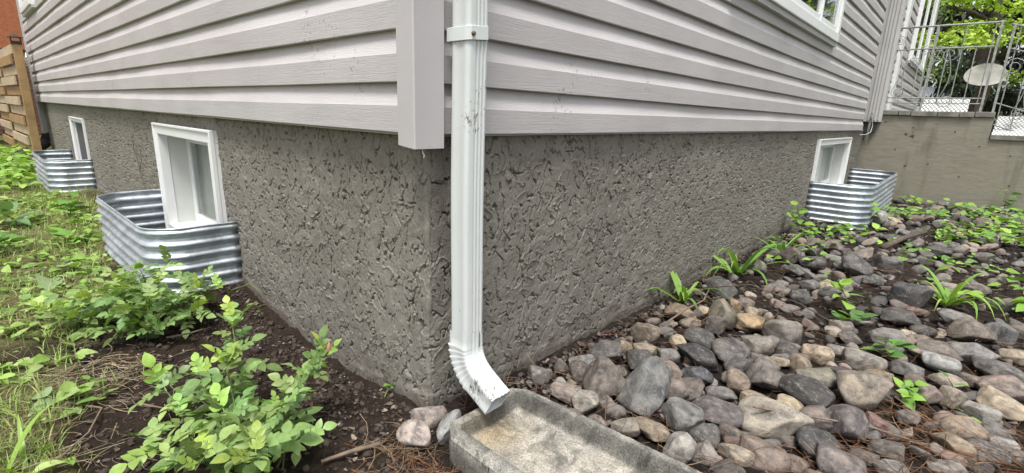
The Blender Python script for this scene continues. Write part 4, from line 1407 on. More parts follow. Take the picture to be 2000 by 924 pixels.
# the smaller stones that chink the bed, beyond counting
def small_stones(n):
    r = np.random.default_rng(404)
    Vs, Fs, Ts, off = [], [], [], 0
    shapes = []
    for q in range(6):
        bm = bmesh.new(); bmesh.ops.create_icosphere(bm, subdivisions=3, radius=1.0)
        v = np.array([w.co[:] for w in bm.verts]); f = np.array([[w.index for w in t.verts] for t in bm.faces]); bm.free()
        for _ in range(9):
            nn = r.normal(size=3); nn /= np.linalg.norm(nn); ex = np.maximum(0, v @ nn - r.uniform(.5, .85)); v = v - np.outer(ex * .9, nn)
        shapes.append((v, f))
    PT = [s_bed(r) for _ in range(n)]; ZZ = G(np.array([q[0] for q in PT]), np.array([q[1] for q in PT]))
    for (x, y), z in zip(PT, ZZ):
        v, f = shapes[r.integers(6)]
        s = r.uniform(.014, .027) * (1 + .26 * x)
        w = (v * (s * r.uniform(.9, 1.4), s * r.uniform(.7, 1.0), s * r.uniform(.5, .8))) @ rotmat(r.uniform(0, 6.283), r.normal(0, .3), r.normal(0, .3)).T
        Vs.append(w + (x, y, z + s * .35)); Fs.append(f + off); off += len(v)
        t = np.array(rt[r.integers(len(rt))]) * r.uniform(.65, 1.35)
        m = 1 + .35 * noise3(w[:, 0] * 90, w[:, 1] * 90, w[:, 2] * 90, 9)[:, None]
        Ts.append(np.concatenate([t * m, np.ones((len(v), 1))], 1))
    me = mesh_np('small_stones', np.concatenate(Vs), np.concatenate(Fs), True)
    ca = me.color_attributes.new('tint', 'FLOAT_COLOR', 'POINT'); ca.data.foreach_set('color', np.concatenate(Ts).astype(np.float32).ravel())
    tag(add_mesh('small_stones', me, M['litter']), 'small stones chinked between the larger river rocks', 'stones', kind='stuff')
def rotmat(yaw, pitch, roll):
    return np.array((Matrix.Rotation(yaw, 3, 'Z') @ Matrix.Rotation(-pitch, 3, 'Y') @ Matrix.Rotation(roll, 3, 'X')))
small_stones(650)
def s_soil(r):
    while True:
        x = -r.uniform(-.02, .62); y = r.uniform(-.35, 1.55)
        if r.random() < .35: x = -r.uniform(-.02, .22)
        if x > FX - .03 and y > 0: continue
        if GM(x, y) < .5 and not on_block(x, y, .0): return x, y
so = [(.045, .032, .025), (.055, .040, .032), (.035, .025, .02), (.06, .047, .038)]
lump_cloud(3200, s_soil, lambda r, x, y: abs(r.normal(0, .0038)) + .0022, so, 'soil_crumbs', 'loose dark soil crumbs along the foundation', M['litter'], 1, .8)
lump_cloud(60, s_soil, lambda r, x, y: r.uniform(.003, .0065), [(.30, .28, .25), (.22, .2, .18)], 'grit', 'pale grit scattered on the dark soil', M['litter'], 1, .7)

# ================================================================== LEAF TOOLS
def leaf_geo(L_, W, fold=.25, curl=.15, serr=0.0, shape=.8, n=6):
    t = np.linspace(0, 1, n)
    w = W * np.sin(np.pi * np.clip(t, .02, .985) ** shape) ** .85
    if serr: w = w * (1 + serr * np.where(np.arange(n) % 2, 1, -1))
    z = -curl * L_ * t ** 2 + .25 * curl * L_ * t
    mid = np.stack([t * L_, 0 * t, z], -1)
    lf = np.stack([t * L_, w, z + fold * w], -1); rt_ = np.stack([t * L_, -w, z + fold * w], -1)
    V = np.stack([lf, mid, rt_], 1).reshape(-1, 3)
    F = []
    for i in range(n - 1):
        a = i * 3
        F += [(a, a + 3, a + 4, a + 1), (a + 1, a + 4, a + 5, a + 2)]
    return V, np.array(F)

def merge(parts):
    Vs, Fs, n = [], [], 0
    for V, F in parts: Vs.append(V); Fs.append(F + n); n += len(V)
    return np.concatenate(Vs), np.concatenate(Fs)

def strip(pts, w):
    """thin flat stalk as quads"""
    pts = np.array(pts); V = []
    for p in pts: V += [p + (0, w, 0), p - (0, w, 0)]
    F = [(2*i, 2*i+1, 2*i+3, 2*i+2) for i in range(len(pts) - 1)]
    return np.array(V), np.array(F)

def compound_leaf(r, npair, size):
    parts = []; Lr = .052 * size * (npair / 2.5) ** .7
    ts = [.30 + .62 * i / max(1, npair - .4) for i in range(npair)]
    parts.append(strip([(0, 0, 0), (Lr * .5, 0, .003), (Lr, 0, -.001)], .0008))
    for t in ts:
        for sg in (1, -1):
            l = .028 * size * r.uniform(.85, 1.15) * (.8 + .25 * t)
            V, F = leaf_geo(l, l * r.uniform(.30, .37), r.uniform(.08, .35), r.uniform(.05, .35), 0, r.uniform(.72, .88))
            V = V @ rotmat(sg * r.uniform(.8, 1.15), r.uniform(-.2, .3), r.uniform(-.35, .35)).T + (t * Lr, 0, .002)
            parts.append((V, F))
    l = .034 * size * r.uniform(.9, 1.15)
    V, F = leaf_geo(l, l * .36, r.uniform(.08, .3), r.uniform(.1, .4))
    parts.append((V @ rotmat(r.uniform(-.15, .15), r.uniform(-.2, .2), 0).T + (Lr, 0, 0), F))
    V, F = merge(parts)
    me = mesh_np('leaf', V, F, True); me.materials.append(M['leaf'])
    return me
_r = np.random.default_rng(21)
ROSE = [compound_leaf(_r, k, s) for k, s in ((2, 1.05), (3, 1.05), (2, 1.2), (3, .9), (3, 1.15), (2, .85), (3, 1.1), (2, .7))]
GREEN_OLD = [(.195, .30, .10), (.23, .345, .115), (.16, .26, .09), (.24, .36, .105)]
GREEN_NEW = [(.25, .385, .085), (.22, .36, .09), (.28, .41, .09)]

def bez(a, b, c, t): return a * (1 - t) ** 2 + b * (2 * t * (1 - t)) + c * t ** 2

def rose_bush(base, tips, label, seed, leaf_gap=.0145, bud=None):
    r = np.random.default_rng(seed)
    root = empty('rose_bush', base); tag(root, label, 'bush', 'rose bushes beside the long wall')
    B = np.array(base)
    nl = 0
    for ti, tip in enumerate(tips):
        tip = np.array(tip) - B
        b0 = np.array((r.normal(0, .025), r.normal(0, .03), .0)) + np.array((tip[0], tip[1], 0)) * .30
        ctl = b0 * .5 + tip * np.array((.42, .42, .72)) + np.array((r.normal(0, .02), r.normal(0, .02), .04))
        mb = MB(); ts = np.linspace(0, 1, 9)
        mb.tube([bez(b0 - np.array((0, 0, .03)), ctl, tip, t) for t in ts], [.0030 - .0017 * t for t in ts], 5)
        st_ = mb.build('stem', M['stem'], root, True)
        ln = float(np.linalg.norm(tip - b0)) * 1.1
        n = max(5, int(ln * .88 / leaf_gap))
        ph = r.uniform(0, 6.28)
        for i in range(n):
            t = .16 + .84 * (i + r.random() * .6) / n
            p = bez(b0, ctl, tip, min(t, 1.0))
            ph += 2.4 + r.normal(0, .4)
            young = t > .80
            o = bpy.data.objects.new('leaf', ROSE[r.integers(len(ROSE))])
            o.location = p
            pitch = r.normal(.75, .3) if t > .92 else (r.normal(.50, .30) if young else r.normal(.15, .38))
            o.rotation_euler = Matrix(rotmat(ph, pitch, r.normal(0, .35))).to_euler()
            s = (r.uniform(.55, .85) if t > .92 else r.uniform(.7, 1.12))
            o.scale = (s, s, s)
            newleaf = (t > .88 and r.random() < .7) or r.random() < .10
            c = (GREEN_NEW if newleaf else GREEN_OLD)[r.integers(3)]
            j = r.uniform(.72, 1.28); o.color = (c[0] * j * r.uniform(.9, 1.15), c[1] * j, c[2] * j, 1)
            link(o, root); nl += 1
        if bud == ti:
            mb = MB(); q = Vector(tip)
            mb.tube([q, q + Vector((.003, .002, .012)), q + Vector((.006, .004, .024)), q + Vector((.008, .005, .036))], [.004, .0075, .0062, .0012], 8)
            bo = mb.build('bud', M['bud'], root, True)
    return root
M['bud'] = simple('rose_bud', (.33, .15, .105), .55, var=.3, vscale=60)
rose_bush((-.36, .20, -.765), [(-.285, .454, -.50), (-.155, .183, -.555), (-.458, .521, -.645), (-.296, .037, -.65), (-.534, .313, -.665), (-.421, .124, -.57), (-.331, .066, -.565),
          (-.52, .119, -.64), (-.425, -.06, -.575), (-.388, .425, -.61), (-.232, .14, -.60), (-.344, .327, -.56), (-.50, .02, -.60)],
          'nearest rose bush with a pink bud, on the dark soil before the corner', 31, bud=1)
rose_bush((-.34, 1.14, -.745), [(-.60, 1.357, -.67), (-.232, 1.264, -.54), (-.336, 1.226, -.54), (-.151, 1.144, -.59), (-.123, 1.076, -.63), (-.495, 1.078, -.69), (-.349, .911, -.685), (-.40, 1.252, -.60),
          (-.515, 1.26, -.63), (-.235, .943, -.67), (-.363, .967, -.58), (-.436, .966, -.62), (-.281, .973, -.61), (-.56, 1.232, -.69), (-.30, 1.10, -.56), (-.42, 1.10, -.57), (-.20, 1.02, -.60), (-.34, 1.34, -.60), (-.46, 1.2, -.59)],
          'spreading rose bush growing in front of the nearer window well', 47, leaf_gap=.014)

# ================================================================== STRAP LEAF PLANTS (each blade a part)
def blade_mesh(L_, W, arch, n=9):
    t = np.linspace(0, 1, n)
    x = L_ * (t - .25 * arch * t ** 2); z = L_ * (t * (1.05 - .2 * arch) - arch * .95 * t ** 2.2)
    w = W * (1 - t ** 2.2) * (.7 + .3 * np.minimum(1, t * 4)) + .0004
    mid = np.stack([x, 0 * t, z - .35 * w], -1)
    V = np.stack([np.stack([x, w, z], -1), mid, np.stack([x, -w, z], -1)], 1).reshape(-1, 3)
    F = []
    for i in range(n - 1):
        a = i * 3; F += [(a, a + 3, a + 4, a + 1), (a + 1, a + 4, a + 5, a + 2)]
    me = mesh_np('blade', V, np.array(F), True); me.materials.append(M['leaf']); return me
BLADES = [blade_mesh(1, .030, a) for a in (.6, .9, 1.1, 1.3, .35)]
def strap_plant(x, y, n, size, label, seed, cols=((.16, .30, .06), (.12, .25, .06), (.21, .34, .07)), name='strap_leaf_plant', spread=(0, 6.283), wide=1.0, kinds=(0, 1, 2, 3)):
    r = np.random.default_rng(seed)
    z = float(G0(x, y)) + .012
    root = empty(name, (x, y, z)); tag(root, label, 'plant', 'strap leaf plants')
    for i in range(n):
        o = bpy.data.objects.new('blade', BLADES[kinds[r.integers(len(kinds))]])
        s = size * r.uniform(.6, 1.1)
        o.location = (r.normal(0, .012), r.normal(0, .012), -.005)
        o.rotation_euler = (r.normal(0, .12), r.normal(0, .15), spread[0] + (spread[1] - spread[0]) * (i + r.random()) / n)
        o.scale = (s * .8, s * wide, s)
        c = cols[r.integers(len(cols))]; o.color = (*c, 1)
        link(o, root)
strap_plant(1.45, -.06, 11, .42, 'arching strap leaf plant where the rocks meet the stucco wall', 3)
strap_plant(2.08, -.10, 15, .50, 'strap leaf tuft against the wall beyond the arching one', 4)
strap_plant(2.36, -.975, 20, .33, 'bright strap leaf tuft beside the large blackish rock', 5, ((.22, .37, .06), (.27, .42, .08), (.18, .33, .06)), kinds=(0, 1, 2))
strap_plant(2.75, -.16, 9, .42, 'low strap leaves lying over rocks near the wall', 6)
strap_plant(-.73, .47, 5, .22, 'upright grass-like blades at the bottom left corner', 8, ((.24, .38, .07), (.20, .34, .06)), kinds=(4, 0), wide=1.3)

# ================================================================== BROADLEAF WEEDS (each leaf a part)
def broad_mesh(seed, lobed=False):
    r = np.random.default_rng(seed)
    V, F = leaf_geo(1, .36 if not lobed else .46, r.uniform(.1, .25), r.uniform(.1, .4), .10 if lobed else .04, .62, 10)
    V = V + (.25, 0, .02); S = strip([(0, 0, 0), (.14, 0, .03), (.28, 0, .02)], .012)
    Vm, Fm = merge([(V, F), S]); me = mesh_np('leaf', Vm, Fm, True); me.materials.append(M['leaf']); return me
BROAD = [broad_mesh(i, i % 2) for i in range(5)]
def weed(x, y, h, n, size, label, seed, cols, name='broadleaf_weed', group='broadleaf weeds', zb=None):
    r = np.random.default_rng(seed)
    z = (float(G0(x, y)) if zb is None else zb) + .005
    root = empty(name, (x, y, z)); tag(root, label, 'weed', group)
    nst = max(1, n // 5)
    for s_ in range(nst):
        tip = np.array((r.normal(0, .25 * h + .02), r.normal(0, .25 * h + .02), h * r.uniform(.65, 1.1)))
        ctl = tip * (.3, .3, .6)
        mb = MB(); mb.tube([bez(np.zeros(3), ctl, tip, t) for t in np.linspace(0, 1, 6)], [.0028 - .0016 * t for t in np.linspace(0, 1, 6)], 5)
        mb.build('stem', M['stem'], root, True)
        m = n // nst; ph = r.uniform(0, 6)
        for i in range(m):
            t = .25 + .75 * (i + 1) / m
            o = bpy.data.objects.new('leaf', BROAD[r.integers(len(BROAD))]); o.location = bez(np.zeros(3), ctl, tip, t)
            ph += 2.6 + r.normal(0, .3)
            o.rotation_euler = Matrix(rotmat(ph, r.normal(.25, .25), r.normal(0, .25))).to_euler()
            s = size * r.uniform(.7, 1.15) * (1.1 - .35 * t); o.scale = (s, s, s)
            c = cols[r.integers(len(cols))]; j = r.uniform(.85, 1.2); o.color = (c[0] * j, c[1] * j, c[2] * j, 1)
            link(o, root)
BR = ((.19, .35, .055), (.23, .38, .065), (.15, .29, .06)); MIDG = ((.12, .24, .06), (.15, .28, .065), (.10, .20, .055))
weed(4.45, -.42, .24, 14, .12, 'bright leafy weed in front of the porch window well', 11, BR)
weed(1.88, -.66, .17, 9, .075, 'upright weed with heart-shaped leaves among grey rocks', 12, BR)
weed(1.62, -.62, .06, 7, .07, 'low flattened weed beside the upright heart-leaved one', 13, MIDG)
weed(1.42, -.82, .07, 9, .065, 'small leafy weed beside pale grey flat rocks', 14, MIDG)
weed(1.14, -.90, .06, 12, .045, 'small pale green weed next to the biggest rock', 15, BR)
weed(1.30, -1.03, .09, 2, .05, 'tiny two-leaved seedling standing on flat rocks', 16, MIDG)
weed(2.42, -1.26, .14, 10, .085, 'leafy weed at the right edge above flat rocks', 17, BR)
weed(6.30, -1.30, .22, 10, .11, 'leafy weed growing at the foot of the plywood porch', 18, MIDG)
weed(.88, -.30, .03, 3, .022, 'tiny bright seedling between tan pebbles', 19, BR)
weed(3.45, -.12, .20, 14, .09, 'leafy weed against the stucco near the far end', 20, BR)
weed(2.85, -.10, .12, 8, .07, 'small leafy weed at the wall behind the strap leaves', 23, MIDG)
weed(1.05, -1.06, .05, 4, .035, 'small seedling between the slab-like tan rocks', 24, BR)
weed(-.30, 3.35, .15, 12, .12, 'lobed bright weed in the grass beyond the nearer window well', 25, BR)
weed(-.52, 3.45, .16, 9, .13, 'blue green broad weed at the left edge of the grass', 26, ((.14, .24, .11), (.16, .27, .12)))
weed(-.38, 2.62, .10, 10, .10, 'broad weed in grass beside the steel well corner', 27, BR)
weed(-.60, 2.65, .10, 9, .10, 'broad weed in the matted grass near the left edge', 28, MIDG)
weed(-.02, .98, .07, 3, .035, 'wilting seedling beside the stucco on dark soil', 29, ((.20, .26, .08),))
weed(-.005, .17, .045, 3, .030, 'tiny drooping seedling on soil near the corner', 30, BR)
# wilted pulled leaves lying on the grass
def wilted(x, y, label, seed, size=.14):
    r = np.random.default_rng(seed); z = float(G0(x, y)) + .02
    root = empty('wilted_leaf', (x, y, z)); tag(root, label, 'leaf')
    for i in range(3):
        o = bpy.data.objects.new('leaf_lobe', BROAD[i]); o.location = (r.normal(0, .02), r.normal(0, .02), .008 * i)
        o.rotation_euler = (r.normal(0, .3), r.normal(.1, .15), r.uniform(0, 6.28)); s = size * r.uniform(.7, 1); o.scale = (s, s * .9, s * 1.6)
        o.color = (.27, .36, .19, 1); link(o, root)
wilted(-.535, 1.98, 'large wilted pale leaf lying on matted grass', 41, .12)
wilted(-.43, 2.06, 'smaller wilted leaf crumpled beside the large pale one', 42, .10)
wilted(-.63, .74, 'long fallen green leaf on the straw', 43, .08)

# ================================================================== SCATTERED STUFF: grass, straw, needles, ground cover
def scatter(name, label, cat, mat, templates, n, sampler, tints, seed):
    r = np.random.default_rng(seed)
    Vs, Fs, Ts, off = [], [], [], 0
    P = [sampler(r) for _ in range(n)]
    xy = np.array([(p[0], p[1]) for p in P]); zz = G(xy[:, 0], xy[:, 1])
    for i, (x, y, dz, yaw, pitch, roll, s, ti) in enumerate(P):
        V, F = templates[r.integers(len(templates))]
        v = (V * s) @ rotmat(yaw, pitch, roll).T + (x, y, zz[i] + dz)
        Vs.append(v); Fs.append(F + off); off += len(V)
        t = np.array(tints[ti]) * r.uniform(.75, 1.25); Ts.append(np.tile(np.append(t, 1), (len(V), 1)))
    me = mesh_np(name, np.concatenate(Vs), np.concatenate(Fs), True)
    ca = me.color_attributes.new('tint', 'FLOAT_COLOR', 'POINT'); ca.data.foreach_set('color', np.concatenate(Ts).astype(np.float32).ravel())
    return tag(add_mesh(name, me, mat), label, cat, kind='stuff')
def gblade(arch, w=.02, n=4):
    t = np.linspace(0, 1, n); x = .55 * arch * t ** 1.6; z = t * (1 - .35 * arch * t)
    ww = w * (1 - t ** 1.5) + .002
    V = np.stack([np.stack([x, ww, z], -1), np.stack([x, -ww, z], -1)], 1).reshape(-1, 3)
    return V, np.array([(2*i, 2*i+1, 2*i+3, 2*i+2) for i in range(n - 1)])
GT = [gblade(a, w) for a, w in ((.3, .022), (.8, .026), (1.3, .024), (1.7, .03))]
CL1 = Lut(lambda x, y: noise2(x * 4.5, y * 4.5, 77), -1.8, .1, -.5, 9.5, .02)
CL2 = Lut(lambda x, y: noise2(x * 3, y * 3, 99), -1.8, .1, -.5, 9.5, .02)
CL3 = Lut(lambda x, y: fbm2(x * 1.5, y * 1.9, 2, 121), 2, 6.6, -2.4, 0, .02)
CL4 = Lut(lambda x, y: noise2(x * 3.3, y * 3.3, 140), -1.8, .1, -.5, 9.5, .02)
def in_well(x, y): return (-.30 < x and 1.31 < y < 2.46) or (-.29 < x and 4.70 < y < 5.93)
def s_grass(r):
    while True:
        y = .35 + 8.6 * r.random() ** 1.7; x = -r.uniform(.0, 1.25 if y < 4 else 1.5)
        if in_well(x, y): continue
        g = GM(x, y)
        clump = CL1(x, y)
        if r.random() < g * (.35 + .9 * max(0, clump + .25)):
            near_wall = 1.3 if x > -.45 and y > 2 else 1.0
            s = r.uniform(.03, .075) * near_wall
            return x, y, -.004, r.uniform(0, 6.283), r.normal(.1, .3), 0, s, int(r.choice(6, p=[.28, .24, .2, .08, .12, .08]))
GC = [(.24, .34, .09), (.29, .40, .11), (.20, .29, .08), (.38, .36, .17), (.33, .44, .13), (.42, .38, .22)]
scatter('grass', 'patchy green grass along the left of the long wall', 'grass', M['blade'], GT, 21000, s_grass, GC, 51)
def tube3(bend=0.0, w=.012):
    V = []
    for t in (0, .33, .66, 1.0):
        for k in range(3):
            a = k * 2.094; V.append((t, bend * math.sin(t * 3.14) + w * math.cos(a), w * math.sin(a)))
    F = [(i*3+k, i*3+(k+1) % 3, (i+1)*3+(k+1) % 3, (i+1)*3+k) for i in range(3) for k in range(3)]
    return np.array(V), np.array(F)
ST = [tube3(b, w) for b, w in ((.0, .009), (.1, .010), (-.15, .009), (.22, .008))]
def s_straw(r):
    while True:
        if r.random() < .94:
            y = .3 + 3.6 * r.random() ** 1.5; x = -r.uniform(.1, 1.2)
            g = GM(x, y)
            c = CL2(x, y)
            if r.random() > (.04 + .96 * g) * (.25 + max(0, c + .3)): continue
        else:
            cx, cy, sd = ((-.47, .80, .045), (-.58, .66, .07), (-.12, -.06, .035), (-.56, .90, .05), (-.68, .45, .08))[r.integers(5)]
            x, y = r.normal(cx, sd), r.normal(cy, sd)
        if in_well(x, y) or on_block(x, y, .0) or x > .0: continue
        return x, y, .006 + .012 * r.random(), r.uniform(0, 6.283), r.normal(0, .10), 0, r.uniform(.03, .10), (2 if x > -.3 and y < .2 else int(r.integers(4)))
scatter('straw', 'dry straw and grass clippings matted on the ground', 'straw', M['litter'], ST, 2600, s_straw, [(.36, .30, .19), (.28, .22, .13), (.22, .16, .10), (.40, .36, .24)], 52)
NT = [tube3(b, w) for b, w in ((.0, .011), (.06, .011), (-.1, .011))]
def s_needle(r):
    while True:
        if r.random() < .25: x, y = r.normal(-.06, .12), r.normal(-.22, .09)
        elif r.random() < .3: x, y = r.uniform(.55, 1.1), -r.uniform(.75, 1.35)
        else:
            x = .1 + 3.2 * r.random() ** 1.5; y = -r.uniform(.02, min(1.6, .8 + .4 * x))
        if on_block(x, y, 0): 
            continue
        return x, y, .008 + .03 * r.random() * (x > .3), r.uniform(0, 6.283), r.normal(0, .22), 0, r.uniform(.035, .085), int(r.integers(4))
scatter('pine_needles', 'rust brown pine needles fallen among the rocks', 'needles', M['litter'], NT, 3400, s_needle, [(.20, .09, .045), (.15, .075, .04), (.10, .06, .04), (.26, .17, .10)], 53)
LT = []
for q in range(4):
    V, F = leaf_geo(1, .32, .1 + .2 * q, .3 * (q - 1.5), .12, .7, 5); LT.append((V, F))
def s_mulch(r):
    while True:
        u = r.random()
        if u < .5: x = .28 + 5.9 * r.random() ** 1.2; y = -abs(r.normal(0, .07)) - .01
        elif u < .8: x = r.uniform(3.2, 6.45); y = -r.uniform(.05, 2.0)
        else: x = .3 + 3 * r.random(); y = -r.uniform(.05, 1.2)
        if on_block(x, y, 0) or (x > 4.1 and y > -.45): continue
        return x, y, .004 + .014 * r.random(), r.uniform(0, 6.283), r.normal(0, .3), r.normal(0, .4), r.uniform(.009, .022) * (1 + .22 * x), int(r.integers(5))
scatter('leaf_litter', 'brown dead leaves and bark chips between wall and rocks', 'litter', M['litter'], LT, 3600, s_mulch, [(.050, .039, .033), (.075, .060, .050), (.036, .029, .025), (.14, .115, .095), (.06, .044, .036)], 54)
def s_soilbits(r):
    while True:
        x, y, = s_soil(r)
        return x, y, .004, r.uniform(0, 6.283), r.normal(0, .2), r.normal(0, .3), r.uniform(.006, .02), int(r.integers(4))
scatter('soil_litter', 'small chips and leaf scraps lying on the dark soil', 'litter', M['litter'], LT + ST[:1], 800, s_soilbits, [(.13, .10, .08), (.08, .06, .05), (.20, .16, .12), (.06, .045, .035)], 55)
GL = [leaf_geo(1, w, .2, c, .03, .68, 5) for w, c in ((.38, .2), (.42, .35), (.34, .1))]
def s_cover(r):
    while True:
        x = 2.3 + 4.1 * r.random(); y = -r.uniform(.12, 2.1)
        c = CL3(x, y)
        dens = min(1, max(0, (c + .5 * (-y - .75) + .15) / .4)) * (1 if x < 5.6 else .5)
        if (x > 4.1 and y > -.45) or r.random() > dens * (.4 + .3 * (x - 2.3)): continue
        return x, y, .025 + .06 * r.random(), r.uniform(0, 6.283), r.normal(.12, .25), r.normal(0, .3), r.uniform(.03, .065) * (.75 + .1 * x), int(r.integers(5))
scatter('ground_cover', 'low bright green ground cover spreading over the far rocks', 'ground cover', M['blade'], GL, 1350, s_cover, [(.18, .33, .055), (.22, .38, .06), (.13, .26, .06), (.26, .40, .075), (.16, .28, .09)], 56)
def s_cover2(r):
    while True:
        y = r.uniform(4.9, 8.6); x = -r.uniform(.16, 1.3)
        if in_well(x, y) or (y > 7.2 and x > -.16): continue
        if y < 5.9 and x > -.33: continue
        return x, y, .03 + .13 * r.random(), r.uniform(0, 6.283), r.normal(.15, .3), r.normal(0, .3), r.uniform(.05, .10), int(r.integers(5))
scatter('ground_cover', 'lush bright weeds around the distant window well', 'ground cover', M['blade'], GL, 1500, s_cover2, [(.22, .38, .06), (.26, .42, .07), (.17, .31, .06), (.30, .44, .09), (.14, .26, .06)], 57)
def s_cover3(r):
    while True:
        y = .4 + 4.4 * r.random(); x = -r.uniform(.2, 1.2)
        if in_well(x, y): continue
        if r.random() > GM(x, y) * max(0, .4 + CL4(x, y)): continue
        return x, y, .008 + .03 * r.random(), r.uniform(0, 6.283), r.normal(.1, .25), r.normal(0, .3), r.uniform(.02, .055), int(r.integers(4))
scatter('ground_cover', 'small flat leaves mixed into the matted grass', 'ground cover', M['blade'], GL, 2600, s_cover3, [(.21, .34, .07), (.26, .39, .10), (.17, .28, .07), (.32, .42, .15)], 58)

# ---- sticks and stalks one can pick out
def stick(pts, rad, label, mat='twig', name='twig'):
    mb = MB(); P = [(x, y, float(G0(x, y)) + z) for x, y, z in pts]
    mb.tube(P, [rad * (1 - .5 * i / len(P)) for i in range(len(P))], 6)
    o = mb.build(name, M[mat], None, True); tag(o, label, 'twig', 'twigs')
stick([(1.02, -.17, .05), (1.16, -.20, .09), (1.28, -.22, .10), (1.42, -.19, .11)], .004, 'pale dry stalk lying across tan rocks near the wall')
stick([(1.55, -.12, .07), (1.62, -.3, .11), (1.55, -.52, .10), (1.50, -.66, .07)], .003, 'thin dark curved twig stretching over the grey rocks', 'bark')
stick([(3.3, -.62, .05), (3.6, -.70, .08), (4.0, -.80, .08)], .022, 'thick dark stick lying in the far ground cover', 'bark')
stick([(.62, -.62, .09), (.72, -.74, .07), (.80, -.86, .06), (.85, -.98, .04)], .0035, 'slender brown twig curving over the near rocks')
stick([(-.14, -.02, .012), (-.21, .0, .02), (-.26, .03, .012)], .006, 'short curved brown stick on the soil by the pinkish stones')
stick([(-.33, .98, .02), (-.27, .95, .03), (-.20, .98, .02)], .004, 'pale broken stalk on soil under the spreading rose')
stick([(-.62, .72, .02), (-.56, .60, .03), (-.60, .50, .03), (-.66, .45, .02)], .003, 'long pale root curling over the straw')
stick([(-.52, .63, .02), (-.47, .55, .02), (-.43, .50, .012)], .003, 'thin pale stalk on bare soil beside the straw')
stick([(-.06, 1.22, .0), (-.055, 1.18, .05), (-.01, 1.10, .10), (.01, 1.02, .085)], .003, 'pale green shoot arching beside the steel well', 'stem')
mb = MB()
vp = [(2.95, -.30), (2.93, -.24), (2.98, -.2), (2.90, -.12)]
stv = [(FX - .012, y, z) for y, z in ((2.75, -.62), (2.82, -.52), (2.92, -.42), (2.95, -.33), (3.02, -.24), (3.0, -.18))]
mb.tube(stv, .0022, 5); mb.tube([(FX - .012, 2.94, -.38), (FX - .012, 2.86, -.31), (FX - .012, 2.84, -.24)], .0018, 5)
tag(mb.build('dead_vine', M['bark'], None, True), 'thin dead vine clinging to the stucco left of the window', 'vine')

# ================================================================== TREES BEYOND THE PORCH AND BEHIND THE VIEWER
def foliage(name, centres, n, size, tints, seed, geo, parent, inv, droop=0.0, flat=.6):
    r = np.random.default_rng(seed)
    C = np.array(centres); w = C[:, 3] ** 2; w = w / w.sum()
    Vs, Fs, Ts, off = [], [], [], 0
    for i in range(n):
        c = C[r.choice(len(C), p=w)]
        d = r.normal(size=3); d /= np.linalg.norm(d)
        p = c[:3] + d * c[3] * r.random() ** .45 * (1, 1, flat)
        V, F = geo[r.integers(len(geo))]
        v = (V * size * r.uniform(.6, 1.3)) @ rotmat(r.uniform(0, 6.283), r.normal(-droop, .5), r.normal(0, .6)).T + p
        Vs.append(v); Fs.append(F + off); off += len(V)
        t = np.array(tints[r.integers(len(tints))]) * r.uniform(.7, 1.3); Ts.append(np.tile(np.append(t, 1), (len(V), 1)))
    me = mesh_np(name, np.concatenate(Vs), np.concatenate(Fs), True)
    ca = me.color_attributes.new('tint', 'FLOAT_COLOR', 'POINT'); ca.data.foreach_set('color', np.concatenate(Ts).astype(np.float32).ravel())
    o = add_mesh(name, me, M['blade'], parent); o.matrix_parent_inverse = inv
    return o
def tree(name, base, trunk, limbs, clumps, n, size, tints, seed, label, geo, cat='tree', droop=.2, tr=.12, flat=.6):
    root = empty(name, base); inv = Matrix.Translation(base).inverted(); tag(root, label, cat)
    mb = MB(); mb.tube(trunk, [tr * (1 - .6 * i / len(trunk)) for i in range(len(trunk))], 10)
    o = mb.build('trunk', M['bark'], root, True); o.matrix_parent_inverse = inv
    for l in limbs:
        mb = MB(); mb.tube(l, [tr * .38 * (1 - .7 * i / len(l)) for i in range(len(l))], 7)
        o = mb.build('limb', M['bark'], root, True); o.matrix_parent_inverse = inv
    foliage('crown', clumps, n, size, tints, seed, geo, root, inv, droop, flat)
    return root
rr = np.random.default_rng(5)
MAPLE = [leaf_geo(1, .42, .15, .2, .12, .66, 5)]
cl = []
for i in range(16):      # sprays of bright leaves hanging across the view
    cl.append((rr.uniform(10.4, 12.8), rr.uniform(-3.0, -.35), rr.uniform(1.25, 3.6), rr.uniform(.3, .6)))
cl += [(11.0, -.55, 1.75, .34), (11.0, -.95, 1.45, .30), (10.9, -1.15, 1.95, .40), (11.2, -1.3, .95, .30), (10.8, -.35, 2.2, .35), (11.0, -1.45, 1.5, .4), (10.7, -1.7, .8, .35), (11.3, -.75, 2.4, .4), (11.0, -.2, 1.5, .16)]
tree('maple_tree', (11.7, -.85, -.75), [(11.7, -.85, -.8), (11.65, -.88, .3), (11.6, -.95, 1.1), (11.5, -.88, 1.8), (11.45, -.75, 2.6), (11.5, -.7, 3.6)],
     [[(11.6, -.95, 1.2), (11.2, -1.3, 1.6), (10.9, -1.7, 1.9)], [(11.5, -.88, 1.8), (11.2, -.5, 2.0), (10.9, -.2, 2.05)], [(11.5, -.8, 2.3), (11.3, -1.4, 2.9), (11.2, -2.2, 3.2)]],
     cl, 5200, .062, [(.33, .47, .05), (.38, .52, .07), (.27, .42, .05), (.43, .56, .12)], 61, 'bright yellow green maple branches above the railing', MAPLE, tr=.11, flat=.28)
NEED = [leaf_geo(1, .16, .2, .3, 0, .8, 3), leaf_geo(1, .12, .1, .5, 0, .8, 3)]
cl = []
for i in range(70):
    z = rr.uniform(-.5, 5.0); rad = 1.9 * (1 - z / 7.5)
    a = rr.uniform(0, 6.283); q = rad * rr.uniform(.4, 1)
    cl.append((15.6 + q * math.cos(a), -.7 + q * math.sin(a), z, rr.uniform(.35, .6)))
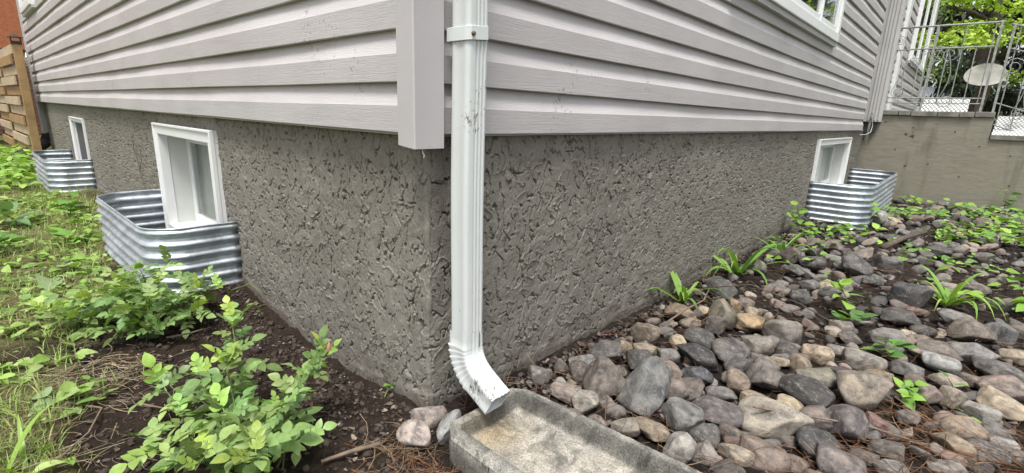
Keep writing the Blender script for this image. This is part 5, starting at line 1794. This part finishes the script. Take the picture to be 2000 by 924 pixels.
tree('spruce_tree', (15.6, -.7, -.75), [(15.6, -.7, -.8), (15.6, -.7, 2), (15.6, -.7, 5), (15.6, -.7, 7)], [], cl, 9000, .24,
     [(.035, .05, .035), (.05, .065, .045), (.025, .038, .028), (.07, .085, .06)], 62, 'dark spruce tree filling the gap behind the railing', NEED, droop=.5, tr=.16)
cl = []
for i in range(40):
    z = rr.uniform(-.4, 5.5); rad = 2.0 * (1 - z / 7.5); a = rr.uniform(0, 6.283); q = rad * rr.uniform(.4, 1)
    cl.append((14.6 + q * math.cos(a), -3.6 + q * math.sin(a), z, rr.uniform(.4, .7)))
tree('spruce_tree', (14.6, -3.6, -.75), [(14.6, -3.6, -.8), (14.6, -3.6, 2), (14.6, -3.6, 6.5)], [], cl, 7000, .27,
     [(.035, .05, .035), (.05, .065, .045), (.025, .038, .028)], 63, 'second dark spruce farther right behind the steps', NEED, droop=.5, tr=.16)
cl = [(13.6 + rr.normal(0, .5), .35 + rr.normal(0, .25), rr.uniform(-.5, 3.2), rr.uniform(.25, .45)) for i in range(26)]
tree('cedar_shrub', (13.6, .35, -.75), [(13.6, .35, -.8), (13.6, .35, 2.8)], [], cl, 2600, .11, [(.13, .20, .05), (.17, .25, .06), (.09, .14, .04)], 64, 'yellowish green cedar beside the far corner of the house', NEED, 'shrub', droop=.4, tr=.06)
cl = [(9.6 + rr.normal(0, .25), -.62 + rr.normal(0, .25), rr.uniform(-.6, .35), rr.uniform(.12, .22)) for i in range(12)]
tree('garden_shrub', (9.6, -.62, -.75), [(9.6, -.62, -.8), (9.6, -.62, .2)], [], cl, 900, .07, [(.17, .30, .06), (.22, .36, .08), (.11, .2, .05)], 65, 'small green shrub seen low through the railing', MAPLE, 'shrub', tr=.03)
# far belt of dark trees closing the view
cl = [(rr.uniform(21, 25), rr.uniform(-9, 5), rr.uniform(-.6, 5.2), rr.uniform(.6, 1.1)) for i in range(110)]
tl = foliage('treeline', cl, 5200, .42, [(.04, .06, .03), (.06, .085, .04), (.03, .045, .025), (.09, .12, .05)], 77, NEED, None, Matrix.Identity(4), .4)
tag(tl, 'dark belt of far trees behind the porch railing', 'trees', kind='stuff')
# weathered oval board hung among the branches
mb = MB(); cb = Vector((11.05, -.90, .95))
nseg = 40
ringf = [(cb.x - .02 + .05 * math.sin(a), cb.y + .27 * math.cos(a) * (1 - .10 * math.sin(a)), cb.z + .185 * math.sin(a)) for a in [2 * math.pi * i / nseg for i in range(nseg)]]
ringb = [(x + .035, y, z) for x, y, z in ringf]
mb.v = ringf + ringb; mb.f = [tuple(range(nseg))[::-1], tuple(range(nseg, 2 * nseg))] + [(i, (i + 1) % nseg, nseg + (i + 1) % nseg, nseg + i) for i in range(nseg)]
brd = empty('oval_board', (11.05, -.9, -.75)); tag(brd, 'pale weathered oval board on a post behind the railing', 'board')
ov = mb.build('board', simple('weathered_white', (.62, .59, .55), .8, var=.22, vscale=9, bs=.5, bscale=20), brd, bevel=.006); ov.matrix_parent_inverse = Matrix.Translation((-11.05, .9, .75))
mb = MB(); mb.box((11.08, -.93, -.8), (11.14, -.87, .8)); o = mb.build('post', M['bark'], brd); o.matrix_parent_inverse = Matrix.Translation((-11.05, .9, .75))
# pale garden shed far behind the cedar
sh_ = empty('shed', (21, -.9, -.75)); tag(sh_, 'pale blue grey shed glimpsed low behind the railing', 'shed'); inv = Matrix.Translation((-21, .9, .75))
mb = MB(); mb.box((20, -.2, -.8), (23, 1.6, 1.3)); o = mb.build('wall', simple('pale_blue_paint', (.50, .55, .62), .6), sh_); o.matrix_parent_inverse = inv
mb = MB(); mb.face([(19.8, -.4, 1.305), (23.2, -.4, 1.305), (23.2, .7, 1.9), (19.8, .7, 1.9)]); mb.face([(19.8, 1.8, 1.305), (19.8, .7, 1.9), (23.2, .7, 1.9), (23.2, 1.8, 1.305)])
o = mb.build('roof', M['cap'], sh_); o.matrix_parent_inverse = inv
# leafy shrub at the left edge, behind the fence end
cl = [(-.62 + rr.normal(0, .12), 11.6 + rr.normal(0, .3), rr.uniform(-.6, .35), rr.uniform(.18, .3)) for i in range(16)]
tree('leafy_shrub', (-.62, 11.6, -.75), [(-.62, 11.6, -.8), (-.62, 11.6, .3)], [], cl, 1500, .09, [(.06, .12, .03), (.10, .18, .05), (.04, .08, .03)], 66, 'dark leafy shrub behind the fence at the left edge', MAPLE, 'shrub', tr=.03)
# garden trees behind the viewer, mirrored in the window glass
for q, (x, y, s, lab) in enumerate(((7.5, -9.0, 1.0, 'broad garden tree across from the short wall, behind the viewer'), (13.0, -10.0, 1.2, 'taller garden tree across from the porch, behind the viewer'))):
    cl = [(x + rr.normal(0, 1.2) * s, y + rr.normal(0, 1.0) * s, 1.2 + rr.uniform(0, 4.2) * s, rr.uniform(.5, .9) * s) for i in range(26)]
    tree('garden_tree', (x, y, -.75), [(x, y, -.8), (x + .1, y, 1.2), (x, y + .1, 3.4)], [[(x, y, 1.3), (x + .8, y, 2.4)], [(x, y, 1.6), (x - .8, y + .3, 2.8)]], cl, 1800, .24,
         [(.05, .09, .025), (.08, .13, .035), (.035, .06, .02)], 70 + q, lab, MAPLE, tr=.2)
